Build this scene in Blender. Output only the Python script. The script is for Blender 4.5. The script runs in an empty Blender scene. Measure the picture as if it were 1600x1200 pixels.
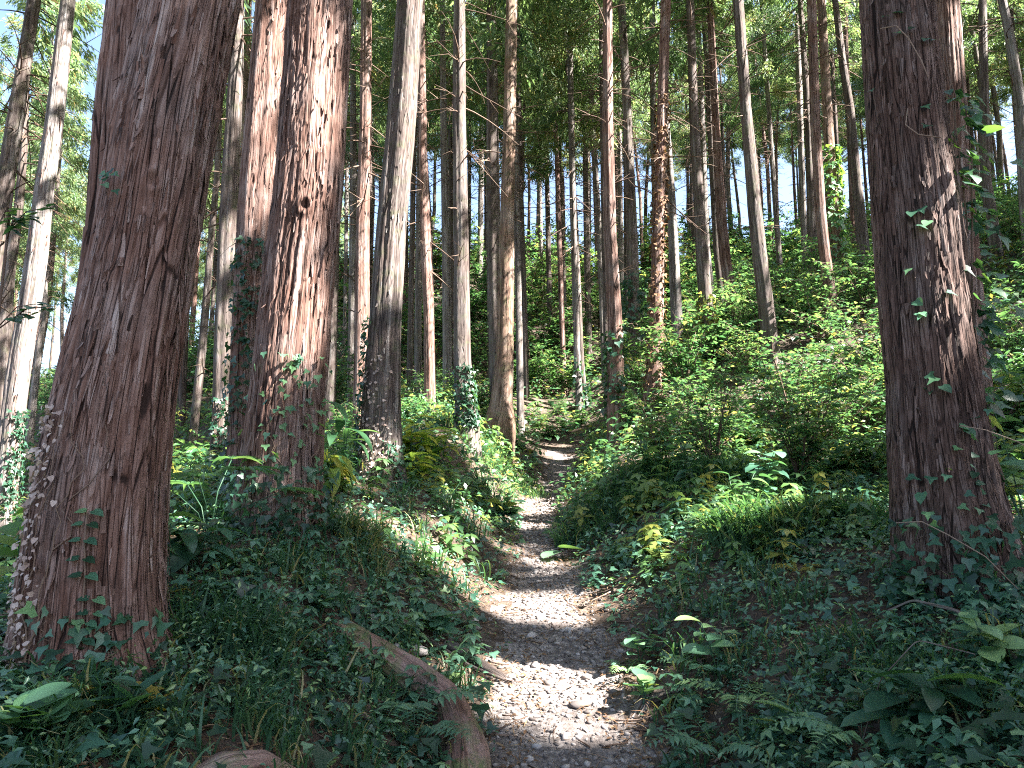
import bpy, math, random
import numpy as np
from mathutils import Vector

# ------------------------------------------------------------------ camera, sky, sun, exposure
sc = bpy.context.scene
EYE = 1.5
PITCH = math.radians(8.0)
FPX = 1164.0
cam_d = bpy.data.cameras.new('camera')
cam_d.sensor_width = 36.0
cam_d.lens = 36.0 * FPX / 1600.0
cam_d.clip_start = 0.05
cam_d.clip_end = 2000.0
cam = bpy.data.objects.new('camera', cam_d)
sc.collection.objects.link(cam)
cam.location = (0, 0, EYE)
cam.rotation_euler = (math.pi / 2 + PITCH, 0, 0)
sc.camera = cam

SUN_AZ = math.radians(109.0)      # from +Y towards +X: behind the camera's right shoulder
SUN_EL = math.radians(47.0)
SUN = np.array([math.sin(SUN_AZ) * math.cos(SUN_EL), math.cos(SUN_AZ) * math.cos(SUN_EL), math.sin(SUN_EL)])
world = bpy.data.worlds.new('World')
sc.world = world
world.use_nodes = True
wn = world.node_tree.nodes
wl = world.node_tree.links
for n in list(wn):
    wn.remove(n)
sky = wn.new('ShaderNodeTexSky')
sky.sky_type = 'NISHITA'
sky.sun_disc = False
sky.sun_elevation = SUN_EL
sky.sun_rotation = SUN_AZ
sky.dust_density = 2.0
bg = wn.new('ShaderNodeBackground')
bg.inputs['Strength'].default_value = 0.05
wo = wn.new('ShaderNodeOutputWorld')
wl.new(sky.outputs[0], bg.inputs[0])
wl.new(bg.outputs[0], wo.inputs[0])
sun_d = bpy.data.lights.new('sun', 'SUN')
sun_d.energy = 5.0
sun_d.angle = math.radians(0.5)
sun_d.color = (1.0, 0.955, 0.89)
sun_o = bpy.data.objects.new('sun', sun_d)
sc.collection.objects.link(sun_o)
sun_o.rotation_euler = Vector(SUN).to_track_quat('Z', 'Y').to_euler()
sun_o.location = (30, -30, 40)
sc.view_settings.view_transform = 'Standard'
sc.view_settings.look = 'None'
sc.view_settings.gamma = 1.0
sc.view_settings.use_curve_mapping = False
sc.view_settings.exposure = 3.42
sc.render.engine = 'CYCLES'
sc.cycles.max_bounces = 7
sc.cycles.diffuse_bounces = 5
sc.cycles.glossy_bounces = 2
sc.cycles.transmission_bounces = 4
sc.cycles.sample_clamp_indirect = 6.0
sc.cycles.use_denoising = False
sc.cycles.use_adaptive_sampling = False
sc.cycles.pixel_filter_type = 'BLACKMAN_HARRIS'
sc.cycles.filter_width = 1.1

rng = np.random.default_rng(7)
random.seed(7)
C = sc.collection

# ------------------------------------------------------------------ pixels of the photograph (1600 x 1200) to places
def px(u, v, D):
    """the place at forward distance D seen at pixel (u, v), and its depth along the lens axis"""
    a = (u - 800.0) / FPX
    s = (600.0 - v) / FPX
    dy = math.cos(PITCH) - s * math.sin(PITCH)
    dz = math.sin(PITCH) + s * math.cos(PITCH)
    t = D / dy
    return np.array([a * t, D, EYE + dz * t]), t

def hash2(i, j, seed=0):
    h = np.sin(i * 127.1 + j * 311.7 + seed * 74.7 + 0.5) * 43758.5453
    return h - np.floor(h)

def vnoise(x, y, seed=0, wrap=None):
    xi = np.floor(x); yi = np.floor(y)
    fx = x - xi; fy = y - yi
    fx = fx * fx * (3 - 2 * fx); fy = fy * fy * (3 - 2 * fy)
    x1 = xi + 1
    if wrap:
        xi = np.mod(xi, wrap); x1 = np.mod(x1, wrap)
    a = hash2(xi, yi, seed); b = hash2(x1, yi, seed)
    c = hash2(xi, yi + 1, seed); d = hash2(x1, yi + 1, seed)
    return (a * (1 - fx) + b * fx) * (1 - fy) + (c * (1 - fx) + d * fx) * fy

def fbm(x, y, seed=0, octs=4):
    v = 0; a = 0.5; t = 0
    for k in range(octs):
        v = v + a * vnoise(x * 2 ** k, y * 2 ** k, seed + k * 13); t += a; a *= 0.5
    return v / t

def sstep(a, b, x):
    t = np.clip((x - a) / (b - a), 0, 1)
    return t * t * (3 - 2 * t)

# ------------------------------------------------------------------ materials
def material(name):
    m = bpy.data.materials.new(name)
    m.use_nodes = True
    nt = m.node_tree
    for n in list(nt.nodes):
        nt.nodes.remove(n)
    return m, nt.nodes, nt.links

def ramp(nodes, stops):
    r = nodes.new('ShaderNodeValToRGB')
    e = r.color_ramp.elements
    while len(e) > 1:
        e.remove(e[-1])
    e[0].position = stops[0][0]; e[0].color = (*stops[0][1], 1)
    for p, c in stops[1:]:
        q = e.new(p); q.color = (*c, 1)
    return r

def noise(nodes, links, vec, scale, detail=4, rough=0.55):
    n = nodes.new('ShaderNodeTexNoise')
    n.inputs['Scale'].default_value = scale
    n.inputs['Detail'].default_value = detail
    n.inputs['Roughness'].default_value = rough
    if vec is not None:
        links.new(vec, n.inputs['Vector'])
    return n

def math_node(nodes, links, op, a, b, clamp=False):
    n = nodes.new('ShaderNodeMath'); n.operation = op; n.use_clamp = clamp
    for i, s in enumerate((a, b)):
        if isinstance(s, (int, float)):
            n.inputs[i].default_value = s
        else:
            links.new(s, n.inputs[i])
    return n.outputs[0]

def leaf_material(name, stops, tstops=None, trans=0.38, rough=0.5, spec=0.35, objrand=0.35):
    m, N, L = material(name)
    at = N.new('ShaderNodeAttribute'); at.attribute_name = 'rnd'
    oi = N.new('ShaderNodeObjectInfo')
    o1 = math_node(N, L, 'SUBTRACT', oi.outputs['Random'], 0.5)
    o2 = math_node(N, L, 'MULTIPLY', o1, objrand)
    f = math_node(N, L, 'ADD', at.outputs['Fac'], o2, True)
    r = ramp(N, stops); L.new(f, r.inputs[0])
    p = N.new('ShaderNodeBsdfPrincipled')
    L.new(r.outputs[0], p.inputs['Base Color'])
    p.inputs['Roughness'].default_value = rough
    p.inputs['Specular IOR Level'].default_value = spec
    o = N.new('ShaderNodeOutputMaterial')
    if trans > 0:
        t = N.new('ShaderNodeBsdfTranslucent')
        r2 = ramp(N, tstops or [(q, (min(1, c[0] * 1.9), min(1, c[1] * 1.9), c[2] * 0.8)) for q, c in stops])
        L.new(f, r2.inputs[0]); L.new(r2.outputs[0], t.inputs['Color'])
        mx = N.new('ShaderNodeMixShader'); mx.inputs[0].default_value = trans
        L.new(p.outputs[0], mx.inputs[1]); L.new(t.outputs[0], mx.inputs[2])
        L.new(mx.outputs[0], o.inputs[0])
    else:
        L.new(p.outputs[0], o.inputs[0])
    return m

def bark_material(name, cols, moss=0.0, scale=1.0, bump=0.8, crackc=0.20):
    """cols: crack, inner bark, outer bark, weathered grey streak"""
    m, N, L = material(name)
    at = N.new('ShaderNodeAttribute'); at.attribute_name = 'bco'
    tn = N.new('ShaderNodeAttribute'); tn.attribute_name = 'tone'
    mp = N.new('ShaderNodeMapping'); mp.inputs['Scale'].default_value = (1, 1, 0.055)
    L.new(at.outputs['Vector'], mp.inputs['Vector'])
    mp2 = N.new('ShaderNodeMapping'); mp2.inputs['Scale'].default_value = (1, 1, 0.12)
    L.new(at.outputs['Vector'], mp2.inputs['Vector'])
    fine = noise(N, L, mp.outputs[0], 95 * scale, 6, 0.65)
    mid = noise(N, L, mp2.outputs[0], 16 * scale, 5, 0.6)
    big = noise(N, L, at.outputs['Vector'], 2.2, 3, 0.5)
    # long fissures between the plates: stretched cells, their edges bent by noise
    wn_ = noise(N, L, mp2.outputs[0], 9 * scale, 3, 0.6)
    sb = N.new('ShaderNodeVectorMath'); sb.operation = 'SUBTRACT'; L.new(wn_.outputs['Color'], sb.inputs[0]); sb.inputs[1].default_value = (.5, .5, .5)
    sc1 = N.new('ShaderNodeVectorMath'); sc1.operation = 'SCALE'; L.new(sb.outputs[0], sc1.inputs[0]); sc1.inputs['Scale'].default_value = 0.018
    ad = N.new('ShaderNodeVectorMath'); ad.operation = 'ADD'; L.new(mp.outputs[0], ad.inputs[0]); L.new(sc1.outputs[0], ad.inputs[1])
    cr = []
    for vs, wd, wt in ((20, .055, 1.0), (50, .10, .45)):
        vo = N.new('ShaderNodeTexVoronoi'); vo.feature = 'DISTANCE_TO_EDGE'; vo.inputs['Scale'].default_value = vs * scale
        L.new(ad.outputs[0], vo.inputs['Vector'])
        mr_ = N.new('ShaderNodeMapRange'); mr_.interpolation_type = 'SMOOTHSTEP'; mr_.inputs['From Min'].default_value = 0; mr_.inputs['From Max'].default_value = wd
        mr_.inputs['To Min'].default_value = wt; mr_.inputs['To Max'].default_value = 0
        L.new(vo.outputs['Distance'], mr_.inputs['Value']); cr.append(mr_.outputs[0])
    gate = N.new('ShaderNodeMapRange'); gate.inputs['From Min'].default_value = .38; gate.inputs['From Max'].default_value = .58
    L.new(mid.outputs[0], gate.inputs['Value'])
    gate2 = N.new('ShaderNodeMapRange'); gate2.inputs['From Min'].default_value = .42; gate2.inputs['From Max'].default_value = .56; gate2.inputs['To Min'].default_value = .15
    L.new(wn_.outputs['Fac'], gate2.inputs['Value'])
    crack = math_node(N, L, 'MAXIMUM', math_node(N, L, 'MULTIPLY', cr[0], gate2.outputs[0]), math_node(N, L, 'MULTIPLY', cr[1], gate.outputs[0]))
    vc = N.new('ShaderNodeTexVoronoi'); vc.inputs['Scale'].default_value = 24 * scale; L.new(ad.outputs[0], vc.inputs['Vector'])
    sx = N.new('ShaderNodeSeparateColor'); L.new(vc.outputs['Color'], sx.inputs[0]); plate = sx.outputs[0]
    a = math_node(N, L, 'MULTIPLY', fine.outputs[0], 0.34)
    b = math_node(N, L, 'MULTIPLY', mid.outputs[0], 0.62)
    c = math_node(N, L, 'MULTIPLY', tn.outputs['Fac'], 0.34)
    e = math_node(N, L, 'ADD', math_node(N, L, 'ADD', a, b), c)
    e = math_node(N, L, 'SUBTRACT', e, 0.13)
    e = math_node(N, L, 'ADD', e, math_node(N, L, 'MULTIPLY', plate, 0.12))
    e = math_node(N, L, 'SUBTRACT', e, math_node(N, L, 'MULTIPLY', crack, crackc))
    r = ramp(N, [(0.28, cols[0]), (0.44, cols[1]), (0.6, cols[2]), (0.8, cols[3])])
    L.new(e, r.inputs[0])
    # broad drift towards grey, weathered patches
    gm = N.new('ShaderNodeMix'); gm.data_type = 'RGBA'
    gr = ramp(N, [(0.45, (0, 0, 0)), (0.7, (0.75, 0.75, 0.75))])
    L.new(big.outputs[0], gr.inputs[0]); L.new(gr.outputs[0], gm.inputs[0])
    L.new(r.outputs[0], gm.inputs[6])
    hs = N.new('ShaderNodeHueSaturation'); hs.inputs['Saturation'].default_value = 0.6; hs.inputs['Value'].default_value = 1.08
    L.new(r.outputs[0], hs.inputs['Color']); L.new(hs.outputs[0], gm.inputs[7])
    out = gm.outputs[2]
    if moss > 0:
        mn = noise(N, L, at.outputs['Vector'], 7, 5, 0.6)
        mr = ramp(N, [(0.5, (0, 0, 0)), (0.68, (moss,) * 3)])
        L.new(mn.outputs[0], mr.inputs[0])
        mm = N.new('ShaderNodeMix'); mm.data_type = 'RGBA'
        L.new(mr.outputs[0], mm.inputs[0]); L.new(out, mm.inputs[6]); mm.inputs[7].default_value = (0.10, 0.13, 0.05, 1)
        out = mm.outputs[2]
    p = N.new('ShaderNodeBsdfPrincipled')
    L.new(out, p.inputs['Base Color'])
    p.inputs['Roughness'].default_value = 0.85
    p.inputs['Specular IOR Level'].default_value = 0.25
    bp = N.new('ShaderNodeBump'); bp.inputs['Strength'].default_value = bump; bp.inputs['Distance'].default_value = 0.016
    hh = math_node(N, L, 'ADD', math_node(N, L, 'MULTIPLY', fine.outputs[0], 0.45), math_node(N, L, 'MULTIPLY', mid.outputs[0], 0.6))
    hh = math_node(N, L, 'ADD', hh, math_node(N, L, 'MULTIPLY', plate, 0.35))
    hh = math_node(N, L, 'SUBTRACT', hh, math_node(N, L, 'MULTIPLY', crack, 1.0))
    L.new(hh, bp.inputs['Height']); L.new(bp.outputs[0], p.inputs['Normal'])
    o = N.new('ShaderNodeOutputMaterial'); L.new(p.outputs[0], o.inputs[0])
    return m

BARK_RED = bark_material('red_cedar_bark', [(0.026, 0.013, 0.010), (0.12, 0.062, 0.046), (0.215, 0.13, 0.105), (0.36, 0.285, 0.262)], bump=1.0, crackc=.28)
BARK_GREY = bark_material('grey_cedar_bark', [(0.024, 0.017, 0.015), (0.072, 0.051, 0.044), (0.135, 0.104, 0.093), (0.26, 0.23, 0.22)], moss=0.3)
BARK_PALE = bark_material('pale_bark', [(0.05, 0.039, 0.035), (0.12, 0.095, 0.086), (0.21, 0.18, 0.168), (0.36, 0.34, 0.325)], moss=0.25)
BARK_ORANGE = bark_material('orange_cedar_bark', [(0.035, 0.02, 0.014), (0.125, 0.075, 0.052), (0.235, 0.15, 0.11), (0.36, 0.28, 0.23)], moss=0.4)
BARK_DEEP = bark_material('deep_brown_cedar_bark', [(0.018, 0.010, 0.008), (0.070, 0.038, 0.029), (0.135, 0.082, 0.066), (0.25, 0.18, 0.16)], scale=1.15, bump=1.0, crackc=.32)
BARK_FAR = bark_material('dark_cedar_bark', [(0.02, 0.013, 0.011), (0.055, 0.037, 0.031), (0.105, 0.077, 0.067), (0.21, 0.18, 0.165)])
BARK = {'red': BARK_RED, 'grey': BARK_GREY, 'pale': BARK_PALE, 'orange': BARK_ORANGE, 'deep': BARK_DEEP}

NEEDLES = leaf_material('cedar_needles', [(0.0, (0.035, 0.08, 0.045)), (0.45, (0.085, 0.145, 0.065)), (0.8, (0.16, 0.20, 0.085)), (0.97, (0.26, 0.19, 0.07))],
                        [(0.0, (0.08, 0.17, 0.07)), (0.45, (0.20, 0.33, 0.10)), (0.8, (0.38, 0.46, 0.15)), (0.97, (0.5, 0.36, 0.12))], trans=0.42)
BROAD = leaf_material('broad_leaves', [(0.0, (0.018, 0.062, 0.030)), (0.5, (0.042, 0.112, 0.045)), (0.85, (0.09, 0.17, 0.055)), (1.0, (0.24, 0.24, 0.05))],
                      [(0.0, (0.06, 0.19, 0.06)), (0.5, (0.16, 0.35, 0.09)), (0.85, (0.32, 0.48, 0.11)), (1.0, (0.62, 0.58, 0.12))], trans=0.33, rough=0.36, spec=0.5)
COVER = leaf_material('ground_leaves', [(0.0, (0.015, 0.050, 0.033)), (0.35, (0.042, 0.118, 0.078)), (0.7, (0.10, 0.215, 0.13)), (1.0, (0.22, 0.33, 0.13))],
                      [(0.0, (0.05, 0.13, 0.04)), (0.5, (0.10, 0.24, 0.06)), (0.85, (0.2, 0.36, 0.07)), (1.0, (0.4, 0.46, 0.08))], trans=0.28, rough=0.33, spec=0.6)
GRASS = leaf_material('grass_blades', [(0.0, (0.028, 0.075, 0.045)), (0.6, (0.055, 0.13, 0.07)), (0.85, (0.12, 0.17, 0.08)), (1.0, (0.28, 0.25, 0.13))], trans=0.3, rough=0.45)
IVY = leaf_material('ivy_leaves', [(0.0, (0.015, 0.045, 0.025)), (0.6, (0.05, 0.13, 0.085)), (1.0, (0.11, 0.23, 0.11))],
                    [(0.0, (0.06, 0.16, 0.03)), (0.6, (0.12, 0.28, 0.05)), (1.0, (0.3, 0.5, 0.06))], trans=0.3, rough=0.35, spec=0.5, objrand=0.9)
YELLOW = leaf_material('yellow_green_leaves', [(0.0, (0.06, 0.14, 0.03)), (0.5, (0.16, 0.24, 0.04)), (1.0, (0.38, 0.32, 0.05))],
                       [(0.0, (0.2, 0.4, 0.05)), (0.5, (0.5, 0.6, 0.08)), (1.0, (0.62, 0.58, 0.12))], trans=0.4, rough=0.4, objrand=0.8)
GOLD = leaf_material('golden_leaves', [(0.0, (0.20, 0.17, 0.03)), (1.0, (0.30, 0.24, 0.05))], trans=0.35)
LITTER = leaf_material('dry_leaves', [(0.0, (0.07, 0.04, 0.022)), (0.5, (0.16, 0.09, 0.05)), (0.85, (0.28, 0.19, 0.11)), (1.0, (0.40, 0.30, 0.20))], trans=0.1, rough=0.8, spec=0.2)
DRYPALE = leaf_material('withered_leaves', [(0.0, (0.30, 0.22, 0.19)), (1.0, (0.60, 0.52, 0.48))], trans=0.1, rough=0.8, spec=0.2)
TWIG = leaf_material('twigs', [(0.0, (0.06, 0.035, 0.025)), (1.0, (0.24, 0.17, 0.13))], trans=0.0, rough=0.85, spec=0.2)

def soil_material(name, cols, nscale, lumps=0.03):
    m, N, L = material(name)
    tc = N.new('ShaderNodeTexCoord')
    n1 = noise(N, L, tc.outputs['Object'], nscale, 8, 0.65)
    n2 = noise(N, L, tc.outputs['Object'], 2.1, 4, 0.6)
    n3 = noise(N, L, tc.outputs['Object'], nscale * 6, 4, 0.6)
    e = math_node(N, L, 'ADD', math_node(N, L, 'MULTIPLY', n1.outputs[0], 0.5), math_node(N, L, 'MULTIPLY', n2.outputs[0], 0.3))
    e = math_node(N, L, 'ADD', e, math_node(N, L, 'MULTIPLY', n3.outputs[0], 0.2))
    r = ramp(N, [(0.36, cols[0]), (0.5, cols[1]), (0.62, cols[2])])
    L.new(e, r.inputs[0])
    p = N.new('ShaderNodeBsdfPrincipled'); p.inputs['Roughness'].default_value = 0.95
    p.inputs['Specular IOR Level'].default_value = 0.2
    L.new(r.outputs[0], p.inputs['Base Color'])
    bp = N.new('ShaderNodeBump'); bp.inputs['Strength'].default_value = 0.8; bp.inputs['Distance'].default_value = lumps
    L.new(e, bp.inputs['Height']); L.new(bp.outputs[0], p.inputs['Normal'])
    o = N.new('ShaderNodeOutputMaterial'); L.new(p.outputs[0], o.inputs[0])
    return m

SOIL = soil_material('forest_soil', [(0.026, 0.018, 0.014), (0.068, 0.049, 0.038), (0.15, 0.12, 0.094)], 22)
PATHSOIL = soil_material('path_soil', [(0.06, 0.049, 0.045), (0.145, 0.122, 0.112), (0.34, 0.30, 0.28)], 26)
STONE = leaf_material('path_stone', [(0.0, (0.085, 0.07, 0.064)), (0.6, (0.21, 0.18, 0.165)), (1.0, (0.36, 0.325, 0.305))], trans=0, rough=0.8, spec=0.25, objrand=0.4)

# ------------------------------------------------------------------ mesh helpers
def np_mesh(name, verts, faces, mats, attrs=None, smooth=False, fmat=None):
    """faces: an (n,3) or (n,4) array, or a list of such arrays"""
    me = bpy.data.meshes.new(name)
    if not isinstance(faces, (list, tuple)):
        faces = [faces]
    faces = [np.asarray(f, dtype=np.int32) for f in faces if len(f)]
    verts = np.asarray(verts, dtype=np.float32)
    me.vertices.add(len(verts)); me.vertices.foreach_set('co', verts.ravel())
    loops = np.concatenate([f.ravel() for f in faces])
    sizes = np.concatenate([np.full(len(f), f.shape[1], dtype=np.int32) for f in faces])
    me.loops.add(len(loops)); me.loops.foreach_set('vertex_index', loops)
    starts = np.concatenate([[0], np.cumsum(sizes)[:-1]]).astype(np.int32)
    me.polygons.add(len(sizes)); me.polygons.foreach_set('loop_start', starts)
    if smooth:
        me.polygons.foreach_set('use_smooth', np.ones(len(sizes), dtype=bool))
    if fmat is not None:
        me.polygons.foreach_set('material_index', np.asarray(fmat, dtype=np.int32))
    me.update(calc_edges=True)
    for m in (mats if isinstance(mats, (list, tuple)) else [mats]):
        me.materials.append(m)
    for k, v in (attrs or {}).items():
        v = np.asarray(v, dtype=np.float32)
        if v.ndim == 2:
            a = me.attributes.new(k, 'FLOAT_VECTOR', 'POINT'); a.data.foreach_set('vector', v.ravel())
        else:
            a = me.attributes.new(k, 'FLOAT', 'POINT'); a.data.foreach_set('value', v)
    return me

def link(name, me, parent=None, loc=None, kind=None):
    o = bpy.data.objects.new(name, me)
    C.objects.link(o)
    if parent is not None:
        o.parent = parent
    if loc is not None:
        o.location = tuple(float(x) for x in loc)
    if kind:
        o['kind'] = kind
    return o

def thing(name, label, cat, loc=(0, 0, 0), group=None, rz=0.0):
    o = link(name, None, None, loc)
    o.rotation_euler = (0, 0, rz)
    o.empty_display_size = 0.2
    o['label'] = label; o['category'] = cat
    if group:
        o['group'] = group
    return o

def tag(o, label, cat, group=None, kind=None):
    o['label'] = label; o['category'] = cat
    if group: o['group'] = group
    if kind: o['kind'] = kind
    return o

class Builder:
    """collects triangles and quads with a per-vertex rnd"""
    def __init__(s):
        s.v = []; s.t = []; s.q = []; s.r = []; s.n = 0
    def add(s, v, t=None, q=None, r=0.5):
        v = np.asarray(v, dtype=np.float32)
        s.v.append(v)
        if t is not None and len(t): s.t.append(np.asarray(t, dtype=np.int32) + s.n)
        if q is not None and len(q): s.q.append(np.asarray(q, dtype=np.int32) + s.n)
        s.r.append(np.full(len(v), r, dtype=np.float32) if np.isscalar(r) else np.asarray(r, dtype=np.float32))
        s.n += len(v)
    def mesh(s, name, mat, smooth=False):
        f = []
        if s.t: f.append(np.concatenate(s.t))
        if s.q: f.append(np.concatenate(s.q))
        return np_mesh(name, np.concatenate(s.v), f, mat, {'rnd': np.concatenate(s.r)}, smooth)

# leaf templates lie in the xy plane, base at the origin, tip along +y, length 1
def tmpl_pointed(w=0.42, droop=0.18, fold=0.10):
    v = [(0, 0, 0), (-w * .5, .38, fold), (w * .5, .38, fold), (0, .45, 0), (-w * .3, .72, fold * .7 - droop * .4), (w * .3, .72, fold * .7 - droop * .4), (0, 1, -droop)]
    f = [(0, 3, 1), (0, 2, 3), (1, 3, 4), (3, 2, 5), (3, 6, 4), (3, 5, 6)]
    return np.array(v, float), np.array(f)
def tmpl_diamond(w=0.45, droop=0.1):
    return np.array([(0, 0, 0), (-w * .5, .45, 0.06), (w * .5, .45, 0.06), (0, 1, -droop)], float), np.array([(0, 2, 1), (1, 2, 3)])
def tmpl_ivy():
    v = [(0, 0, 0), (-.42, -.06, .02), (-.5, .30, .04), (-.22, .42, .0), (0, 1, -.14), (.22, .42, 0), (.5, .30, .04), (.42, -.06, .02), (0, .3, -.03)]
    f = [(8, 0, 7), (8, 7, 6), (8, 6, 5), (8, 5, 4), (8, 4, 3), (8, 3, 2), (8, 2, 1), (8, 1, 0)]
    return np.array(v, float), np.array(f)
def tmpl_heart():
    v = [(0, 0, 0), (-.28, -.1, .03), (-.46, .2, .06), (-.34, .58, .02), (0, 1, -.15), (.34, .58, .02), (.46, .2, .06), (.28, -.1, .03), (0, .4, -.02)]
    f = [(8, 0, 7), (8, 7, 6), (8, 6, 5), (8, 5, 4), (8, 4, 3), (8, 3, 2), (8, 2, 1), (8, 1, 0)]
    return np.array(v, float), np.array(f)
def tmpl_blade(w=0.035):
    z = [0, .38, .66, .82, .80]; y = [0, .08, .26, .52, .78]
    v = []
    for k in range(5):
        ww = w * (1 - k / 4.6)
        v += [(-ww, y[k], z[k]), (ww, y[k], z[k])]
    f = []
    for k in range(4):
        a = 2 * k
        f += [(a, a + 1, a + 3), (a, a + 3, a + 2)]
    return np.array(v, float), np.array(f)

def frames(nrm, yaw, rgen):
    """orthonormal frames: z = nrm, y = heading"""
    n = nrm / np.linalg.norm(nrm, axis=1, keepdims=True)
    h = np.stack([np.cos(yaw), np.sin(yaw), np.zeros_like(yaw)], 1)
    y = h - n * (h * n).sum(1, keepdims=True)
    y /= np.linalg.norm(y, axis=1, keepdims=True) + 1e-9
    x = np.cross(y, n)
    return x, y, n

def place(b, tmpl, pos, x, y, z, size, rnd):
    tv, tf = tmpl
    k = len(pos)
    if k == 0: return
    s = size[:, None, None]
    P = pos[:, None, :] + s * (tv[None, :, 0:1] * x[:, None, :] + tv[None, :, 1:2] * y[:, None, :] + tv[None, :, 2:3] * z[:, None, :])
    F = tf[None] + (np.arange(k) * len(tv))[:, None, None]
    b.add(P.reshape(-1, 3), t=F.reshape(-1, 3), r=np.repeat(rnd, len(tv)))

def tube(b, pts, rad, segs=6, r=0.5, cap=True):
    pts = np.asarray(pts, float); n = len(pts)
    rad = np.broadcast_to(np.asarray(rad, float), (n,))
    tg = np.gradient(pts, axis=0); tg /= np.linalg.norm(tg, axis=1, keepdims=True) + 1e-9
    up = np.array([0, 0, 1.0]) if abs(tg[0, 2]) < 0.8 else np.array([1.0, 0, 0])
    a = np.cross(tg, up); a /= np.linalg.norm(a, axis=1, keepdims=True) + 1e-9
    c = np.cross(tg, a)
    th = np.linspace(0, 2 * math.pi, segs, endpoint=False)
    V = pts[:, None] + rad[:, None, None] * (np.cos(th)[None, :, None] * a[:, None] + np.sin(th)[None, :, None] * c[:, None])
    i = np.arange(n - 1)[:, None] * segs; j = np.arange(segs)[None]; j2 = (j + 1) % segs
    Q = np.stack([i + j, i + j2, i + segs + j2, i + segs + j], -1).reshape(-1, 4)
    V = V.reshape(-1, 3)
    T = None
    if cap:
        V = np.vstack([V, pts[0], pts[-1]])
        T = [(j + 0, n * segs, (j + 1) % segs) for j in range(segs)] + [((n - 1) * segs + j, (n - 1) * segs + (j + 1) % segs, n * segs + 1) for j in range(segs)]
    b.add(V, q=Q, t=T, r=r)

# ------------------------------------------------------------------ the lie of the land
path_y = np.array([-30, -4, 0, 4.1, 4.8, 6.3, 8, 10, 13, 16, 20, 23, 27, 60.])
path_z = np.array([-6, -.9, -.35, .05, .19, .46, .72, .95, 1.22, 1.6, 2.6, 3.3, 4.6, 15.])
path_u = {4.1: 872, 4.8: 868, 6.3: 852, 8: 842, 10: 834, 13: 845, 16: 866, 20: 873, 23: 878}
_py = np.array([-30, 0] + list(path_u) + [60.])
_px = np.array([0.3, 0.25] + [(u - 800) / FPX * (y * 1.01 + .3) for y, u in path_u.items()] + [4.0])
_pw = np.interp
def path_x(y): return np.interp(y, _py, _px)
def path_half(y): return np.interp(y, [0, 4.2, 6.3, 8, 10, 14, 20, 23], [.5, .48, .38, .27, .22, .27, .34, .3])

ctrl = []
def cp(u, v, D): ctrl.append(px(u, v, D)[0])
for c in [(140, 1030, 3.6), (436, 800, 5.5), (390, 740, 7.5), (594, 757, 8.4), (781, 662, 16), (813, 664, 20), (822, 613, 24), (847, 473, 36),
          (860, 550, 30), (882, 637, 26), (904, 650, 22), (920, 563, 28), (945, 580, 24), (963, 648, 14), (972, 500, 32), (1003, 640, 17),
          (1022, 612, 14.5), (1062, 585, 19), (1107, 540, 17), (1150, 530, 18), (1208, 572, 14), (1227, 530, 26), (1262, 470, 25),
          (1303, 500, 15), (1310, 470, 17), (1350, 430, 19), (1500, 905, 4.8), (1545, 700, 9), (1600, 430, 15), (750, 430, 38), (640, 615, 22),
          (700, 617, 18), (727, 660, 12.5), (672, 645, 15), (548, 640, 20), (560, 705, 14), (345, 745, 10.5), (293, 760, 17), (-2, 890, 9.5),
          (43, 715, 22), (0, 650, 30), (100, 610, 45), (300, 600, 45), (-300, 640, 45), (100, 1100, 3.2), (0, 1010, 3.8), (300, 1190, 2.9), (500, 880, 5.4),
          (650, 860, 6.6), (640, 790, 8), (715, 740, 10.5), (-150, 1000, 5), (1100, 1010, 4.9), (1200, 1190, 3.5), (1500, 1190, 3.1), (1560, 1010, 4),
          (1200, 860, 6), (1130, 780, 8), (1010, 740, 10.5), (1000, 700, 13), (1330, 840, 6.2), (1250, 740, 9.5), (1700, 850, 6), (1380, 640, 11.5),
          (600, 430, 46), (700, 425, 46), (850, 425, 46), (1000, 425, 46), (1150, 420, 44), (1300, 390, 36), (1600, 370, 30), (1900, 400, 25),
          (450, 500, 46)]:
    cp(*c)
ctrl += [np.array(p, float) for p in [(-2.2, 0, .1), (-2.4, -4, -.5), (-8, 0, -1.2), (-10, 6, -.9), (-14, 12, -.6), (-20, 20, 0), (-30, 35, 3), (-14, -8, -3), (-30, 0, -4),
                                      (2.4, 0, .6), (2.6, -4, .2), (8, 0, 3.2), (9, 6, 4.2), (14, 12, 7.2), (22, 18, 11), (16, -8, 5.5), (28, 0, 11), (30, -25, 10),
                                      (0, -20, -5), (-20, -30, -7), (-45, 40, 6), (-40, 80, 14), (0, 58, 16.5), (0, 75, 16.5), (35, 50, 20), (60, 30, 24), (30, 80, 22), (-60, 0, -4)]]
ctrl = np.array(ctrl)
def tps_fit(P, z, lam=2.0):
    n = len(P)
    d2 = ((P[:, None] - P[None]) ** 2).sum(-1)
    K = 0.5 * d2 * np.log(d2 + 1e-9)
    A = np.zeros((n + 3, n + 3)); A[:n, :n] = K + lam * np.eye(n) * (1 + 0.02 * (P[:, 1] ** 2))
    A[:n, n] = 1; A[:n, n + 1:] = P; A[n:, :n] = A[:n, n:].T
    return np.linalg.solve(A, np.concatenate([z, [0, 0, 0]]))
_w = tps_fit(ctrl[:, :2], ctrl[:, 2], 0.25)
def base_h(x, y):
    out = _w[-3] + _w[-2] * x + _w[-1] * y
    for (cx, cy, _), w in zip(ctrl, _w[:-3]):
        d2 = (x - cx) ** 2 + (y - cy) ** 2
        out = out + w * 0.5 * d2 * np.log(d2 + 1e-9)
    return out
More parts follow.
